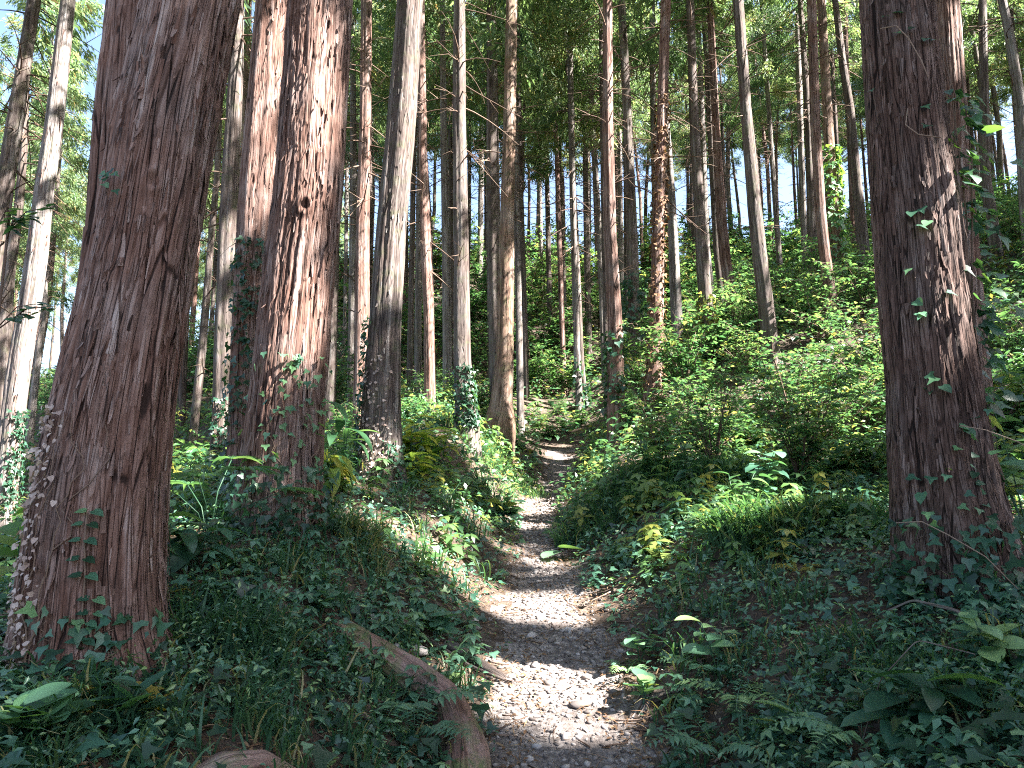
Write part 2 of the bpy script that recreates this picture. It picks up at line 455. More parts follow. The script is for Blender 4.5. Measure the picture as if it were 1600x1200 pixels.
def ground_exact(x, y):
    b = base_h(x, y)
    dx = np.abs(x - path_x(y) + .12 * (vnoise(x * 0 + 3, y * 1.3, 5) - .5))
    hw = path_half(y)
    wdt = np.interp(y, [0, 4, 8, 12, 20], [1.3, 1.25, 1.15, 1.4, 2.1])
    k = sstep(0.0, 1.0, (dx - hw * .75) / wdt)
    k = k * 0.8 + 0.2 * np.clip((dx - hw * .75) / wdt, 0, 1)
    fade = 1 - sstep(17.5, 27, y)                        # the path ends in the hollow
    pz = np.interp(y, path_y, path_z)
    k = 1 - (1 - k) * fade
    h = pz * (1 - k) + b * k
    near = np.exp(-(np.maximum(0, np.hypot(x, y) - 6) / 30))
    h = h + (fbm(x * 1.1, y * 1.1, 3, 3) - .5) * 0.22 * k * near
    h = h + (fbm(x * 5, y * 5, 9, 3) - .5) * (0.03 + 0.08 * k * (1 - k) * 4 + .02 * k) * near
    h = h + (fbm(x * 17, y * 17, 29, 2) - .5) * 0.022
    return h
def axis_lines(lo, a, b, hi, d, g):
    mid = list(np.arange(a, b, d)); s = d; up = []; x = mid[-1]
    while x < hi: s *= g; x += s; up.append(x)
    s = d; dn = []; x = mid[0]
    while x > lo: s *= g; x -= s; dn.append(x)
    return np.array(dn[::-1] + mid + up)
GX = axis_lines(-160, -3.6, 3.6, 160, 0.06, 1.06)
GY = axis_lines(-60, 2.4, 9.0, 190, 0.06, 1.03)
gxx, gyy = np.meshgrid(GX, GY)
GH = ground_exact(gxx, gyy)
def H(x, y):
    x = np.asarray(x, float); y = np.asarray(y, float)
    i = np.clip(np.searchsorted(GX, x) - 1, 0, len(GX) - 2); j = np.clip(np.searchsorted(GY, y) - 1, 0, len(GY) - 2)
    fx = np.clip((x - GX[i]) / (GX[i + 1] - GX[i]), 0, 1); fy = np.clip((y - GY[j]) / (GY[j + 1] - GY[j]), 0, 1)
    return (GH[j, i] * (1 - fx) + GH[j, i + 1] * fx) * (1 - fy) + (GH[j + 1, i] * (1 - fx) + GH[j + 1, i + 1] * fx) * fy
def slope_n(x, y, e=0.15):
    dx = (H(x + e, y) - H(x - e, y)) / (2 * e); dy = (H(x, y + e) - H(x, y - e)) / (2 * e)
    return np.stack([-dx, -dy, np.ones_like(dx)], 1)

def gpx(u, v, near=1.5, far=90):
    """where the ray through a pixel meets the ground"""
    ds = np.geomspace(near, far, 700)
    a = (u - 800.0) / FPX; s = (600.0 - v) / FPX
    t = ds / (math.cos(PITCH) - s * math.sin(PITCH))
    z = EYE + (math.sin(PITCH) + s * math.cos(PITCH)) * t
    g = H(a * t, ds)
    k = np.argmax(z <= g)
    if not (z <= g).any(): k = len(ds) - 1
    return np.array([a * t[k], ds[k], g[k]]), t[k]

ny, nx = gxx.shape
idx = np.arange(ny * nx).reshape(ny, nx)
Q = np.stack([idx[:-1, :-1], idx[:-1, 1:], idx[1:, 1:], idx[1:, :-1]], -1).reshape(-1, 4)
GV = np.stack([gxx, gyy, GH], -1).reshape(-1, 3)
fc = GV[Q].mean(1)
edge = np.abs(fc[:, 0] - path_x(fc[:, 1])) + (fbm(fc[:, 0] * 4, fc[:, 1] * 4, 77, 3) - .5) * .55
on_path = (edge < path_half(fc[:, 1])) & (fc[:, 1] < 19.3) & (fc[:, 1] > -12)
def sub_mesh(name, mask, mat):
    q = Q[mask]; used, inv = np.unique(q, return_inverse=True)
    return np_mesh(name, GV[used], inv.reshape(-1, 4), mat, smooth=True)
link('ground', sub_mesh('ground', ~on_path, SOIL), kind='structure')
path_ob = link('path', sub_mesh('path', on_path, PATHSOIL), kind='structure')

# ------------------------------------------------------------------ tree list: distance, (u, v, width) from the foot up, bark, label
T = 'tree'
TREES = [
 # D, nodes, bark, label
 (3.6, [(150, 1045, 235), (146, 980, 212), (158, 800, 193), (187, 600, 170), (229, 400, 150), (259, 200, 148), (303, 0, 138)], 'red',
  'huge reddish brown forked cedar trunk with pale withered leaves down its edge'),
 (5.5, [(436, 812, 140), (438, 740, 124), (447, 640, 116), (464, 440, 108), (480, 310, 104), (499, 0, 96)], 'red',
  'thick red fibrous cedar trunk with a dark split, second from the bottom corner'),
 (7.4, [(388, 745, 64), (388, 600, 58), (402, 310, 55), (426, 0, 48)], 'red',
  'reddish trunk standing directly behind the thick split cedar trunk'),
 (8.4, [(594, 762, 78), (595, 700, 65), (598, 600, 57), (603, 500, 50), (613, 350, 46), (626, 220, 46), (641, 0, 40)], 'grey',
  'smooth greyish trunk with withered ivy at its foot beside yellow plants'),
 (16., [(781, 664, 48), (784, 630, 36), (789, 550, 28), (792, 350, 23), (796, 200, 20), (799, 0, 18)], 'orange',
  'trunk with a flared orange foot standing on the bank at the path'),
 (17.5, [(778, 640, 26), (774, 500, 22), (771, 350, 21), (768, 0, 15)], 'grey', 'grey brown trunk hugging the flared orange footed trunk from behind'),
 (20., [(813, 664, 12), (811, 500, 10), (807, 350, 9), (801, 0, 7)], 'pale', 'thin brightly lit trunk just right of the orange footed trunk'),
 (24., [(822, 613, 10), (820, 500, 9), (814, 300, 8), (808, 0, 7)], 'grey', 'thin brown trunk beside the thin brightly lit one above the bank'),
 (38., [(750, 428, 9), (753, 200, 8), (755, 0, 7)], 'pale', 'far pale grey trunk on the crest seen against blue sky'),
 (26., [(766, 580, 8), (764, 350, 8), (762, 0, 6)], 'pale', 'thin pale trunk peeping out left of the trunk with the orange foot'),
 (36., [(847, 473, 6), (843, 250, 6), (840, 0, 5)], 'pale', 'very thin far trunk in front of the sunlit hillside'),
 (30., [(860, 550, 9), (856, 350, 8), (852, 100, 6)], 'grey', 'thin mottled trunk rising from the green hillside above the path'),
 (26., [(882, 637, 9), (873, 350, 8), (863, 0, 6)], 'red', 'thin reddish trunk straight up from the end of the path'),
 (29., [(887, 612, 7), (878, 350, 6), (867, 0, 5)], 'grey', 'very thin dark trunk behind the thin reddish one at the path end'),
 (22., [(906, 652, 11), (902, 560, 10), (896, 350, 10), (889, 0, 9)], 'pale', 'pale slender trunk crossing its neighbour at the path end'),
 (23., [(916, 662, 11), (908, 560, 9), (900, 350, 7), (880, 0, 6)], 'grey', 'slender leaning trunk with dark ivied foot crossing the pale one at the path end'),
 (28., [(920, 563, 11), (916, 350, 9), (912, 0, 7)], 'grey', 'plain brown trunk on the hillside right of the two crossing trunks'),
 (24., [(945, 580, 10), (936, 350, 9), (926, 200, 9), (917, 0, 8)], 'pale', 'spotted slender trunk just left of the straight thick mid distance trunk'),
 (14., [(963, 648, 27), (961, 500, 22), (953, 350, 20), (950, 200, 17), (949, 0, 14)], 'red', 'straight brown mid distance trunk behind the twiggy sunlit shrub'),
 (20., [(947, 560, 8), (942, 300, 7), (938, 0, 6)], 'grey', 'thin trunk almost hidden behind the straight brown mid distance trunk'),
 (32., [(972, 497, 9), (969, 300, 8), (966, 0, 6)], 'pale', 'far whitish trunk right of the straight brown mid distance trunk'),
 (30., [(980, 517, 8), (978, 300, 7), (974, 0, 6)], 'grey', 'thin far trunk between the whitish one and the grey leaning one'),
 (17., [(994, 610, 19), (989, 400, 18), (987, 350, 18), (980, 180, 14), (971, 0, 12)], 'grey', 'grey trunk rising out of a dark holly like shrub'),
 (14.5, [(1021, 615, 26), (1027, 450, 21), (1030, 330, 18), (1034, 200, 16), (1040, 0, 16)], 'red', 'shaggy trunk wrapped in curling bark and dry creeper'),
 (24., [(1028, 560, 10), (1021, 200, 9), (1019, 0, 9)], 'pale', 'speckled thin trunk half hidden left of the shaggy creeper trunk'),
 (19., [(1062, 575, 18), (1055, 450, 17), (1049, 300, 13), (1042, 200, 10), (1036, 0, 7)], 'pale', 'pinkish sunlit trunk just right of the shaggy creeper trunk'),
 (17., [(1107, 530, 23), (1099, 420, 20), (1093, 330, 17), (1085, 200, 15), (1078, 0, 12)], 'grey', 'trunk with a brilliantly sunlit mossy foot above the shrubs'),
 (26., [(1114, 480, 10), (1104, 380, 9), (1095, 130, 8), (1090, 0, 7)], 'pale', 'slim whitish trunk behind the trunk with the sunlit foot'),
 (22., [(1131, 480, 13), (1121, 400, 12), (1110, 200, 10), (1101, 0, 12)], 'grey', 'dull grey trunk merging at the top with its browner neighbour'),
 (18., [(1152, 530, 19), (1133, 400, 17), (1127, 333, 16), (1119, 200, 12), (1109, 0, 10)], 'red', 'brown trunk whose foot is lost in bright green shrubs'),
 (14., [(1209, 572, 27), (1187, 400, 22), (1180, 333, 21), (1165, 167, 17), (1153, 0, 16)], 'grey', 'grey leaning trunk standing clear of its neighbours above the shrubs'),
 (26., [(1229, 530, 9), (1217, 400, 9), (1205, 230, 7), (1190, 0, 6)], 'pale', 'thin white mottled trunk right of the grey leaning trunk'),
 (25., [(1262, 465, 11), (1255, 333, 10), (1250, 170, 9), (1245, 0, 8)], 'pale', 'flaking pale trunk left of the smooth red trunk pair'),
 (22., [(1273, 485, 16), (1267, 300, 13), (1262, 170, 11), (1250, 0, 8)], 'grey', 'mid grey trunk touching the smooth reddish trunk'),
 (15., [(1303, 505, 23), (1289, 400, 17), (1282, 333, 16), (1274, 200, 15), (1268, 0, 14)], 'red', 'smooth reddish trunk in front of the ivy clad one'),
 (17., [(1312, 470, 24), (1300, 333, 20), (1294, 200, 15), (1283, 0, 13)], 'orange', 'ivy clad trunk with tangled creeper stems near its foot'),
 (19., [(1352, 420, 19), (1337, 266, 14), (1328, 166, 13), (1317, 100, 11), (1305, 0, 9)], 'grey', 'grey trunk with many dead side twigs left of the biggest right hand trunk'),
 (28., [(1334, 385, 9), (1326, 200, 7), (1320, 0, 6)], 'red', 'thin reddish trunk behind the grey one with dead side twigs'),
 (4.8, [(1503, 925, 192), (1494, 850, 172), (1476, 750, 152), (1461, 600, 133), (1447, 500, 127), (1434, 333, 123), (1419, 208, 113), (1401, 0, 102)], 'deep',
  'massive dark fissured cedar trunk with large ivy hanging down one side'),
 (9., [(1540, 765, 46), (1508, 400, 40), (1492, 200, 37), (1478, 0, 36)], 'red', 'reddish trunk mostly hidden behind the massive ivy hung trunk'),
 (15., [(1612, 440, 20), (1600, 300, 16), (1594, 160, 15), (1575, 40, 13), (1566, 0, 12)], 'pale', 'crooked spotted trunk at the far right edge'),
 (16., [(1562, 432, 20), (1548, 330, 17), (1540, 280, 15), (1535, 0, 11)], 'grey', 'trunk with long bare side branches beyond the massive ivy hung trunk'),
 (11., [(-62, 765, 36), (-15, 420, 28), (12, 267, 24), (22, 200, 23), (38, 100, 20), (54, 0, 19)], 'grey', 'dark leaning trunk at the upper left corner'),
 (15., [(-2, 690, 22), (13, 430, 18), (28, 340, 14), (38, 220, 10), (46, 0, 7)], 'grey', 'dark thin trunk beside the leaning one at the left edge'),
 (9.5, [(-4, 895, 42), (5, 800, 37), (15, 700, 34), (27, 600, 33), (43, 500, 31), (58, 400, 30), (69, 300, 27), (84, 200, 25), (95, 100, 23), (106, 0, 20)], 'pale',
  'leaning pale pink trunk dappled with sun at the left edge'),
 (22., [(42, 720, 13), (50, 640, 11), (68, 480, 9), (75, 300, 7), (80, 100, 5)], 'pale', 'thin whitish trunk in the hollow beyond the leaning pale pink trunk'),
 (17., [(293, 765, 12), (308, 617, 13), (317, 533, 12), (328, 400, 10), (340, 267, 9), (350, 0, 7)], 'grey', 'slim leaning trunk between the huge forked trunk and its neighbours'),
 (10.5, [(344, 748, 34), (347, 640, 28), (349, 560, 28), (355, 400, 28), (361, 267, 26), (368, 133, 22), (372, 0, 19)], 'grey', 'round sun dappled trunk between the forked and the split trunks'),
 (18., [(366, 660, 11), (375, 400, 11), (383, 200, 11), (388, 0, 10)], 'orange', 'thin orange lit trunk squeezed behind the sun dappled trunk'),
 (20., [(548, 640, 13), (550, 500, 12), (552, 333, 12), (552, 133, 9), (549, 0, 8)], 'pale', 'narrow pinkish trunk just right of the split cedar trunk'),
 (14., [(561, 708, 26), (564, 600, 24), (567, 350, 21), (571, 200, 18), (573, 0, 17)], 'red', 'straight brown trunk partly behind the smooth greyish trunk'),
 (17., [(515, 668, 18), (524, 350, 15), (536, 0, 11)], 'grey', 'bluish grey trunk close behind the split cedar trunk'),
 (30., [(537, 645, 6), (541, 350, 6), (545, 0, 5)], 'pale', 'hair thin pale trunk between two trunks behind the split cedar'),
 (15., [(672, 650, 18), (670, 500, 16), (665, 380, 17), (661, 250, 13), (658, 0, 10)], 'red', 'dark brown trunk right of the smooth greyish trunk'),
 (22., [(640, 612, 10), (644, 400, 9), (650, 0, 7)], 'grey', 'slim trunk directly right of the smooth greyish trunk, low part lit'),
 (20., [(653, 635, 12), (654, 400, 10), (657, 0, 7)], 'pale', 'slim sun spotted trunk left of the dark brown one'),
 (18., [(700, 620, 16), (697, 400, 13), (693, 200, 11), (691, 0, 8)], 'pale', 'trunk with two bright sun patches left of the ivied trunk'),
 (26., [(707, 600, 8), (705, 300, 7), (700, 0, 6)], 'grey', 'thin shaded trunk squeezed left of the ivied trunk'),
 (12.5, [(728, 662, 34), (722, 560, 26), (721, 400, 23), (718, 200, 21), (718, 0, 18)], 'grey', 'straight trunk with ivy thick around its foot near the bank'),
]

def trunk_axis(D, nodes):
    P = []; R = []
    for u, v, w in nodes:
        p, t = px(u, v, D); P.append(p); R.append(w / 2 / FPX * t)
    return np.array(P), np.array(R)

def smooth_axis(P, R, z0, z1, ztop, keep=.7):
    """centre and radius as functions of height, with the ends drawn out below ground and up to the tip"""
    zs = P[:, 2]
    dirt = (P[-1] - P[-2]) / (P[-1, 2] - P[-2, 2]); dirt[:2] *= keep
    top = P[-1] + dirt * (ztop - zs[-1])
    dirb = (P[1] - P[0]) / (P[1, 2] - P[0, 2])
    bot = P[0] + dirb * (z0 - zs[0])
    Z = np.concatenate([[z0], zs, [ztop]])
    X = np.concatenate([[bot[0]], P[:, 0], [top[0]]]); Y = np.concatenate([[bot[1]], P[:, 1], [top[1]]])
    RR = np.concatenate([[R[0] * 1.12], R, [0.02]])
    zz = np.linspace(z0, ztop, 500)
    k = 25; ker = np.hanning(k); ker /= ker.sum()
    def sm(a):
        q = np.interp(zz, Z, a); q2 = np.concatenate([2 * q[0] - q[1:k][::-1], q, 2 * q[-1] - q[-k:-1][::-1]])
        return np.convolve(q2, ker, 'same')[k - 1:-(k - 1)]
    xs, ys = sm(X), sm(Y)
    rs = np.interp(zz, Z, RR)
    return lambda z: (np.interp(z, zz, xs), np.interp(z, zz, ys), np.interp(z, zz, rs))

def bark_disp(th, z, r0, seed, detail=1.0):
    """outward offset of the bark and a tone per strip; th, z are 2-D arrays"""
    TAU = 2 * math.pi
    circ = TAU * r0
    def strips(width, length, sd, wob):
        Nn = max(6, int(circ / width))
        wv = wob * (vnoise(th / TAU * 10, z * 1.6, sd + 1, wrap=10) - .5) + wob * .35 * (vnoise(th / TAU * 24, z * 6, sd + 6, wrap=24) - .5)
        s = th / TAU * Nn + wv * Nn / 12
        i = np.mod(np.floor(s), Nn); f = s - np.floor(s)
        t = z / (length * (0.6 + hash2(i, i * 0, sd + 2))) + hash2(i, i * 0, sd + 3) * 9
        j = np.floor(t); g = t - j
        off = hash2(i, j, sd + 4)
        e = np.minimum(f, 1 - f)
        return off, e, g, hash2(i, j, sd + 5)
    o1, e1, g1, t1 = strips(0.060, 1.6, seed, .35)
    o2, e2, g2, t2 = strips(0.024, 0.6, seed + 20, .5)
    fine = vnoise(th / TAU * max(24, int(circ / .009)), z * 9, seed + 40, wrap=max(24, int(circ / .009)))
    crack = np.exp(-(e1 / 0.13) ** 2) * (0.3 + 0.7 * vnoise(th / TAU * 8, z * 2.3, seed + 9, wrap=8))
    d = 0.007 * (o1 - .5) - 0.014 * crack + 0.006 * (o2 - .5) - 0.006 * np.exp(-(e2 / 0.14) ** 2) + 0.003 * (fine - .5)
    d = d + 0.007 * np.exp(-g2 * 12) * (t2 > .7)
    tone = 0.35 * t1 + 0.35 * t2 + .15 - 0.35 * crack + .25 * (fine - .5)
    return d * detail, tone

def trunk_mesh(name, fn, z0, z1, origin, segs, rings, bark, seed, disp=1.0, flare=0.35, knots=(), lobes=5, squash=None, zexp=1.0):
    TAU = 2 * math.pi
    zz = z0 + (z1 - z0) * np.linspace(0, 1, rings) ** zexp
    cx, cy, cr = fn(zz)
    th = np.linspace(0, TAU, segs, endpoint=False)
    TH, ZZ = np.meshgrid(th, zz)
    base = P0 = zz[0]
    zg = origin[2]
    f = np.exp(-np.maximum(0, ZZ - zg) / 0.28)
    ph = seed * 1.7
    r = cr[:, None] * (1 + flare * f * (0.35 + 0.65 * np.cos(TH * lobes + ph) * .6) + 0.045 * np.cos(TH * 3 + ph + ZZ * .35) + 0.03 * np.cos(TH * 7 + ph * 2 + ZZ * .5))
    d, tone = bark_disp(TH, ZZ, float(np.median(cr)), seed, 1.0)
    if disp > 0:
        sc_ = disp * np.minimum(1.0, cr[:, None] / 0.15)
        r = r + d * sc_
    for (kth, kz, ks) in knots:
        dd = np.hypot((np.mod(TH - kth + math.pi, TAU) - math.pi) * cr[:, None], (ZZ - kz) * .7)
        r = r + ks * .55 * np.exp(-((dd - ks) / (ks * .45)) ** 2) - ks * .6 * np.exp(-(dd / (ks * .6)) ** 2)
    X = cx[:, None] + r * np.cos(TH) - origin[0]; Y = cy[:, None] + r * np.sin(TH) - origin[1]; Z = ZZ - origin[2]
    V = np.stack([X, Y, Z], -1).reshape(-1, 3)
    i = (np.arange(rings - 1) * segs)[:, None]; j = np.arange(segs)[None]; j2 = (j + 1) % segs
    Qd = np.stack([i + j, i + j2, i + segs + j2, i + segs + j], -1).reshape(-1, 4)
    bco = np.stack([cr[:, None] * np.cos(TH) + seed * 3.1, cr[:, None] * np.sin(TH), ZZ], -1).reshape(-1, 3)
    return np_mesh(name, V, Qd, bark, {'bco': bco, 'tone': tone.ravel()}, smooth=True)

# ------------------------------------------------------------------ gaps cut into the canopy so the sun reaches chosen spots
LIT = []
def lit_ground(u, v, r):
    LIT.append((gpx(u, v)[0], r))
def lit_at(u, v, D, r):
    LIT.append((px(u, v, D)[0], r))
for a in [(860, 955, .24), (905, 945, .22), (815, 950, .22), (985, 915, .26), (940, 930, .22), (850, 1108, .19), (895, 1122, .17), (815, 879, .05), (850, 878, .05), (865, 745, .2), (868, 712, .3), (872, 698, .3), (825, 797, .3), (860, 795, .3),
          (700, 880, .16), (650, 850, .16), (745, 925, .16), (690, 840, .16), (755, 745, .3), (790, 745, .25), (725, 800, .25), (1190, 800, .3), (1120, 820, .25), (1260, 810, .25),
          (640, 640, .5), (520, 690, .3), (700, 660, .4), (600, 830, .15), (570, 810, .15), (870, 722, .3), (870, 700, .3), (740, 690, .3), (850, 660, 1.0),
          (690, 1050, .06), (1060, 700, .3), (1000, 650, .5), (1100, 620, .5), (1200, 650, .4), (1300, 560, .6), (1340, 700, .5), (1250, 600, .5), (1350, 620, .5), (1150, 730, .3), (1280, 720, .3),
          (1090, 560, .5), (930, 700, .3), (330, 730, .3), (370, 700, .25), (1560, 600, .5), (1590, 800, .3), (960, 620, .4), (30, 850, .3)]:
    lit_ground(*a)
for a in [(627, 290, 8.2, .2), (624, 250, 8.2, .2), (620, 340, 8.2, .2), (642, 30, 8.2, .18), (632, 160, 8.2, .12), (615, 405, 8.2, .10),
          (470, 60, 5.25, .10), (472, 110, 5.25, .10), (468, 160, 5.25, .08), (450, 400, 5.2, .09), (455, 460, 5.2, .10), (452, 520, 5.2, .09), (458, 350, 5.2, .08), (515, 120, 5.3, .10), (520, 200, 5.3, .1), (510, 470, 5.3, .1),
          (432, 40, 7.2, .14), (418, 120, 7.2, .14), (408, 260, 7.2, .14), (405, 300, 7.2, .1),
          (90, 100, 9.3, .2), (72, 220, 9.3, .22), (50, 480, 9.3, .2), (10, 740, 9.3, .25), (40, 560, 9.3, .15), (62, 340, 9.3, .12),
          (362, 350, 10.2, .16), (352, 490, 10.2, .2), (346, 620, 10.2, .22), (374, 60, 10.2, .12),
          (1462, 310, 4.5, .10), (1465, 350, 4.5, .11), (1470, 400, 4.5, .12), (1470, 450, 4.5, .11), (1450, 500, 4.5, .08), (1440, 420, 4.5, .06),
          (575, 170, 13.8, .25), (567, 350, 13.8, .2), (800, 400, 12.8, .18), (798, 250, 12.8, .1), (740, 400, 12.3, .3), (720, 180, 12.3, .12),
          (551, 500, 19.8, .5), (699, 500, 17.8, .4), (697, 570, 17.8, .3), (1480, 60, 8.7, .25), (1027, 420, 14.3, .5), (1055, 380, 18.8, .5), (1108, 500, 16.8, .4),
          (1187, 370, 13.8, .35), (1170, 180, 13.8, .25), (1300, 300, 16.8, .4), (896, 330, 21.7, .8), (808, 500, 19.8, .8), (1287, 350, 14.8, .3), (1080, 120, 16.7, .3), (950, 110, 13.7, .25)]:
    lit_at(*a)
lit_at(330, 715, 5.0, .14)
LITP = np.array([p for p, r in LIT]); LITR = np.array([r for p, r in LIT])
def lit_mask(P, extra=0.0):
    """True for points that would shade one of the lit spots"""
    out = np.zeros(len(P), bool)
    for p, r in LIT:
        d = P - p
        t = d @ SUN
        q = np.linalg.norm(d - t[:, None] * SUN, axis=1)
        out |= (t > 1.2) & (q < r + extra)
    return out
def trunk_blocks(x, y, zb, zt, rad):
    """would a vertical trunk here stand in the way of a lit spot?"""
    d = np.array([x, y]) - LITP[:, :2]
    sh = SUN[:2] / np.linalg.norm(SUN[:2])
    along = d @ sh
    perp = np.abs(d[:, 0] * sh[1] - d[:, 1] * sh[0])
    z = LITP[:, 2] + along * math.tan(SUN_EL)
    return bool(((along > 0.5) & (perp < rad + LITR * .6) & (z < zt)).any())

GAPS = np.array([gpx(u, v)[0] + np.array([0, 0, .8]) for (u, v) in [(760, 480), (800, 560), (845, 600), (870, 650), (900, 520), (700, 560), (930, 600), (690, 480), (780, 450), (880, 450), (1150, 480),
        (100, 560), (200, 600), (60, 450), (300, 520), (1560, 480)]])
def in_gap(x, y, zlo, zhi, rad):
    # would a crown here close one of the openings kept clear to let sun onto the hillside?
    d = np.array([x, y]) - GAPS[:, :2]; sh = SUN[:2] / np.linalg.norm(SUN[:2])
    al = d @ sh; perp = np.abs(d[:, 0] * sh[1] - d[:, 1] * sh[0]); z = GAPS[:, 2] + al * math.tan(SUN_EL)
    return bool(((al > 0) & (perp < rad) & (z > zlo - 1) & (z < zhi)).any())

# ------------------------------------------------------------------ crowns
SPRAY = tmpl_diamond(0.22, 0.3)
def spray_groups(n): return n
def crown_points(rg, h, rmax, nb, per, leaf, low=0.0, lumpy=0.35, sp=5):
    """needle sprays on drooping boughs: positions, directions, sizes; foot of the crown at z = 0"""
    bz = rg.random(nb) ** 0.85 * h * .97
    az = rg.random(nb) * 6.283
    L = rmax * (1 - (bz / h)) ** 0.6 * (0.55 + .6 * rg.random(nb)) + .15
    L *= np.where(bz < h * .15, .75, 1)
    boughs = []
    POS = []; DIR = []
    for k in range(nb):
        m = max(3, int(per * (L[k] / rmax + .25)))
        t = (0.25 + .75 * rg.random(m) ** .8)
        rad = L[k] * t
        lift = L[k] * (.30 * t - .42 * t * t)
        side = (rg.random(m) - .5) * .5 * L[k] * (.25 + .6 * t)
        a = az[k]
        ca, sa = math.cos(a), math.sin(a)
        p = np.stack([rad * ca - side * sa, rad * sa + side * ca, bz[k] + lift + (rg.random(m) - .5) * .22], 1)
        # every tuft carries several sprays
        q = np.repeat(p, sp, 0) + rg.normal(0, .10, (m * sp, 3))
        d = np.repeat(np.stack([ca - .8 * side * sa, sa + .8 * side * ca, -0.75 * np.ones(m)], 1), sp, 0) + rg.normal(0, .45, (m * sp, 3))
        POS.append(q); DIR.append(d)
        boughs.append((bz[k], a, L[k]))
    return np.concatenate(POS), np.concatenate(DIR), boughs

def crown_mesh(name, seed, h, rmax, nb, per, leaf, cut_origin=None, keep_lower=None, limbs=True, lean=(0, 0), sp=5):
    rg = np.random.default_rng(seed)
    P, Dr, boughs = crown_points(rg, h, rmax, nb, per, leaf, sp=sp)
    P[:, 0] += lean[0] * P[:, 2]; P[:, 1] += lean[1] * P[:, 2]
    if cut_origin is not None:
        m = ~lit_mask(P + Dr / np.linalg.norm(Dr, axis=1, keepdims=True) * leaf * .5 + cut_origin, leaf * .4)
        P, Dr = P[m], Dr[m]
    if keep_lower is not None:
        m = P[:, 2] > keep_lower
        P, Dr = P[m], Dr[m]
    y = Dr / np.linalg.norm(Dr, axis=1, keepdims=True)
    n = rg.normal(0, 1, P.shape) + np.array([0, 0, .9]); n -= y * (n * y).sum(1, keepdims=True); n /= np.linalg.norm(n, axis=1, keepdims=True)
    x = np.cross(y, n)
    b = Builder()
    size = leaf * (.6 + .8 * rg.random(len(P)))
    # colour drifts bough by bough, with some browned sprays
    tone = np.clip(0.25 + .5 * vnoise(P[:, 0] * 1.6 + seed, P[:, 2] * 1.4 + P[:, 1] * 1.3, seed) + rg.normal(0, .12, len(P)) + (rg.random(len(P)) < .03) * .5, 0, 1)
    place(b, SPRAY, P, x, y, n, size, tone)
    bl = Builder()
    if limbs:
        for (z, a, L) in boughs[::2]:
            t = np.linspace(0, 1, 4)
            pts = np.stack([L * t * math.cos(a) + lean[0] * z, L * t * math.sin(a) + lean[1] * z, z + L * (.30 * t - .42 * t * t)], 1)
            tube(bl, pts, np.linspace(.022, .005, 4), 3, r=rg.random(), cap=False)
    return b, bl

def finish_crown(name, parts):
    b, bl = parts
    vs = np.concatenate(b.v); ts = np.concatenate(b.t); rs = np.concatenate(b.r)
    if bl.n:
        vq = np.concatenate(bl.v); q = np.concatenate(bl.q) + len(vs); rq = np.concatenate(bl.r)
        me = np_mesh(name, np.vstack([vs, vq]), [ts, q], [NEEDLES, TWIG], {'rnd': np.concatenate([rs, rq])}, fmat=np.concatenate([np.zeros(len(ts)), np.ones(len(q))]))
    else:
        me = np_mesh(name, vs, ts, NEEDLES, {'rnd': rs})
    return me

CROWNS = [finish_crown('crown', crown_mesh('crown', 100 + k, 8.5 + .6 * k, 1.9 + .15 * (k % 3), 58, 16, .165, sp=18)) for k in range(5)]

def dead_branches(seed, h0, h1, n, rmean=0.9):
    rg = np.random.default_rng(seed); b = Builder()
    for k in range(n):
        z = h0 + (h1 - h0) * rg.random() ** .6; a = rg.random() * 6.283; L = rmean * (.25 + 1.0 * rg.random())
        up = rg.normal(-.05, .35); t = np.linspace(0, 1, 5)
        bend = rg.normal(0, .3)
        aa = a + bend * t
        pts = np.stack([L * t * np.cos(aa), L * t * np.sin(aa), z + L * (up * t - .2 * t * t)], 1)
        tube(b, pts, np.linspace(.016, .004, 5), 4, r=rg.random() * .6, cap=False)
        for s in range(rg.integers(1, 4)):
            k0 = rg.integers(1, 4); a2 = a + rg.choice([-1, 1]) * (.5 + .5 * rg.random()); L2 = L * .4
            q = np.stack([pts[k0, 0] + L2 * t * math.cos(a2), pts[k0, 1] + L2 * t * math.sin(a2), pts[k0, 2] + L2 * t * rg.normal(0, .3)], 1)
            tube(b, q, np.linspace(.007, .002, 5), 3, r=.5, cap=False)
    return b.mesh('dead_branches', TWIG)
DEAD = [dead_branches(300 + k, 2.5, 8.5, 26 + 4 * k) for k in range(4)]

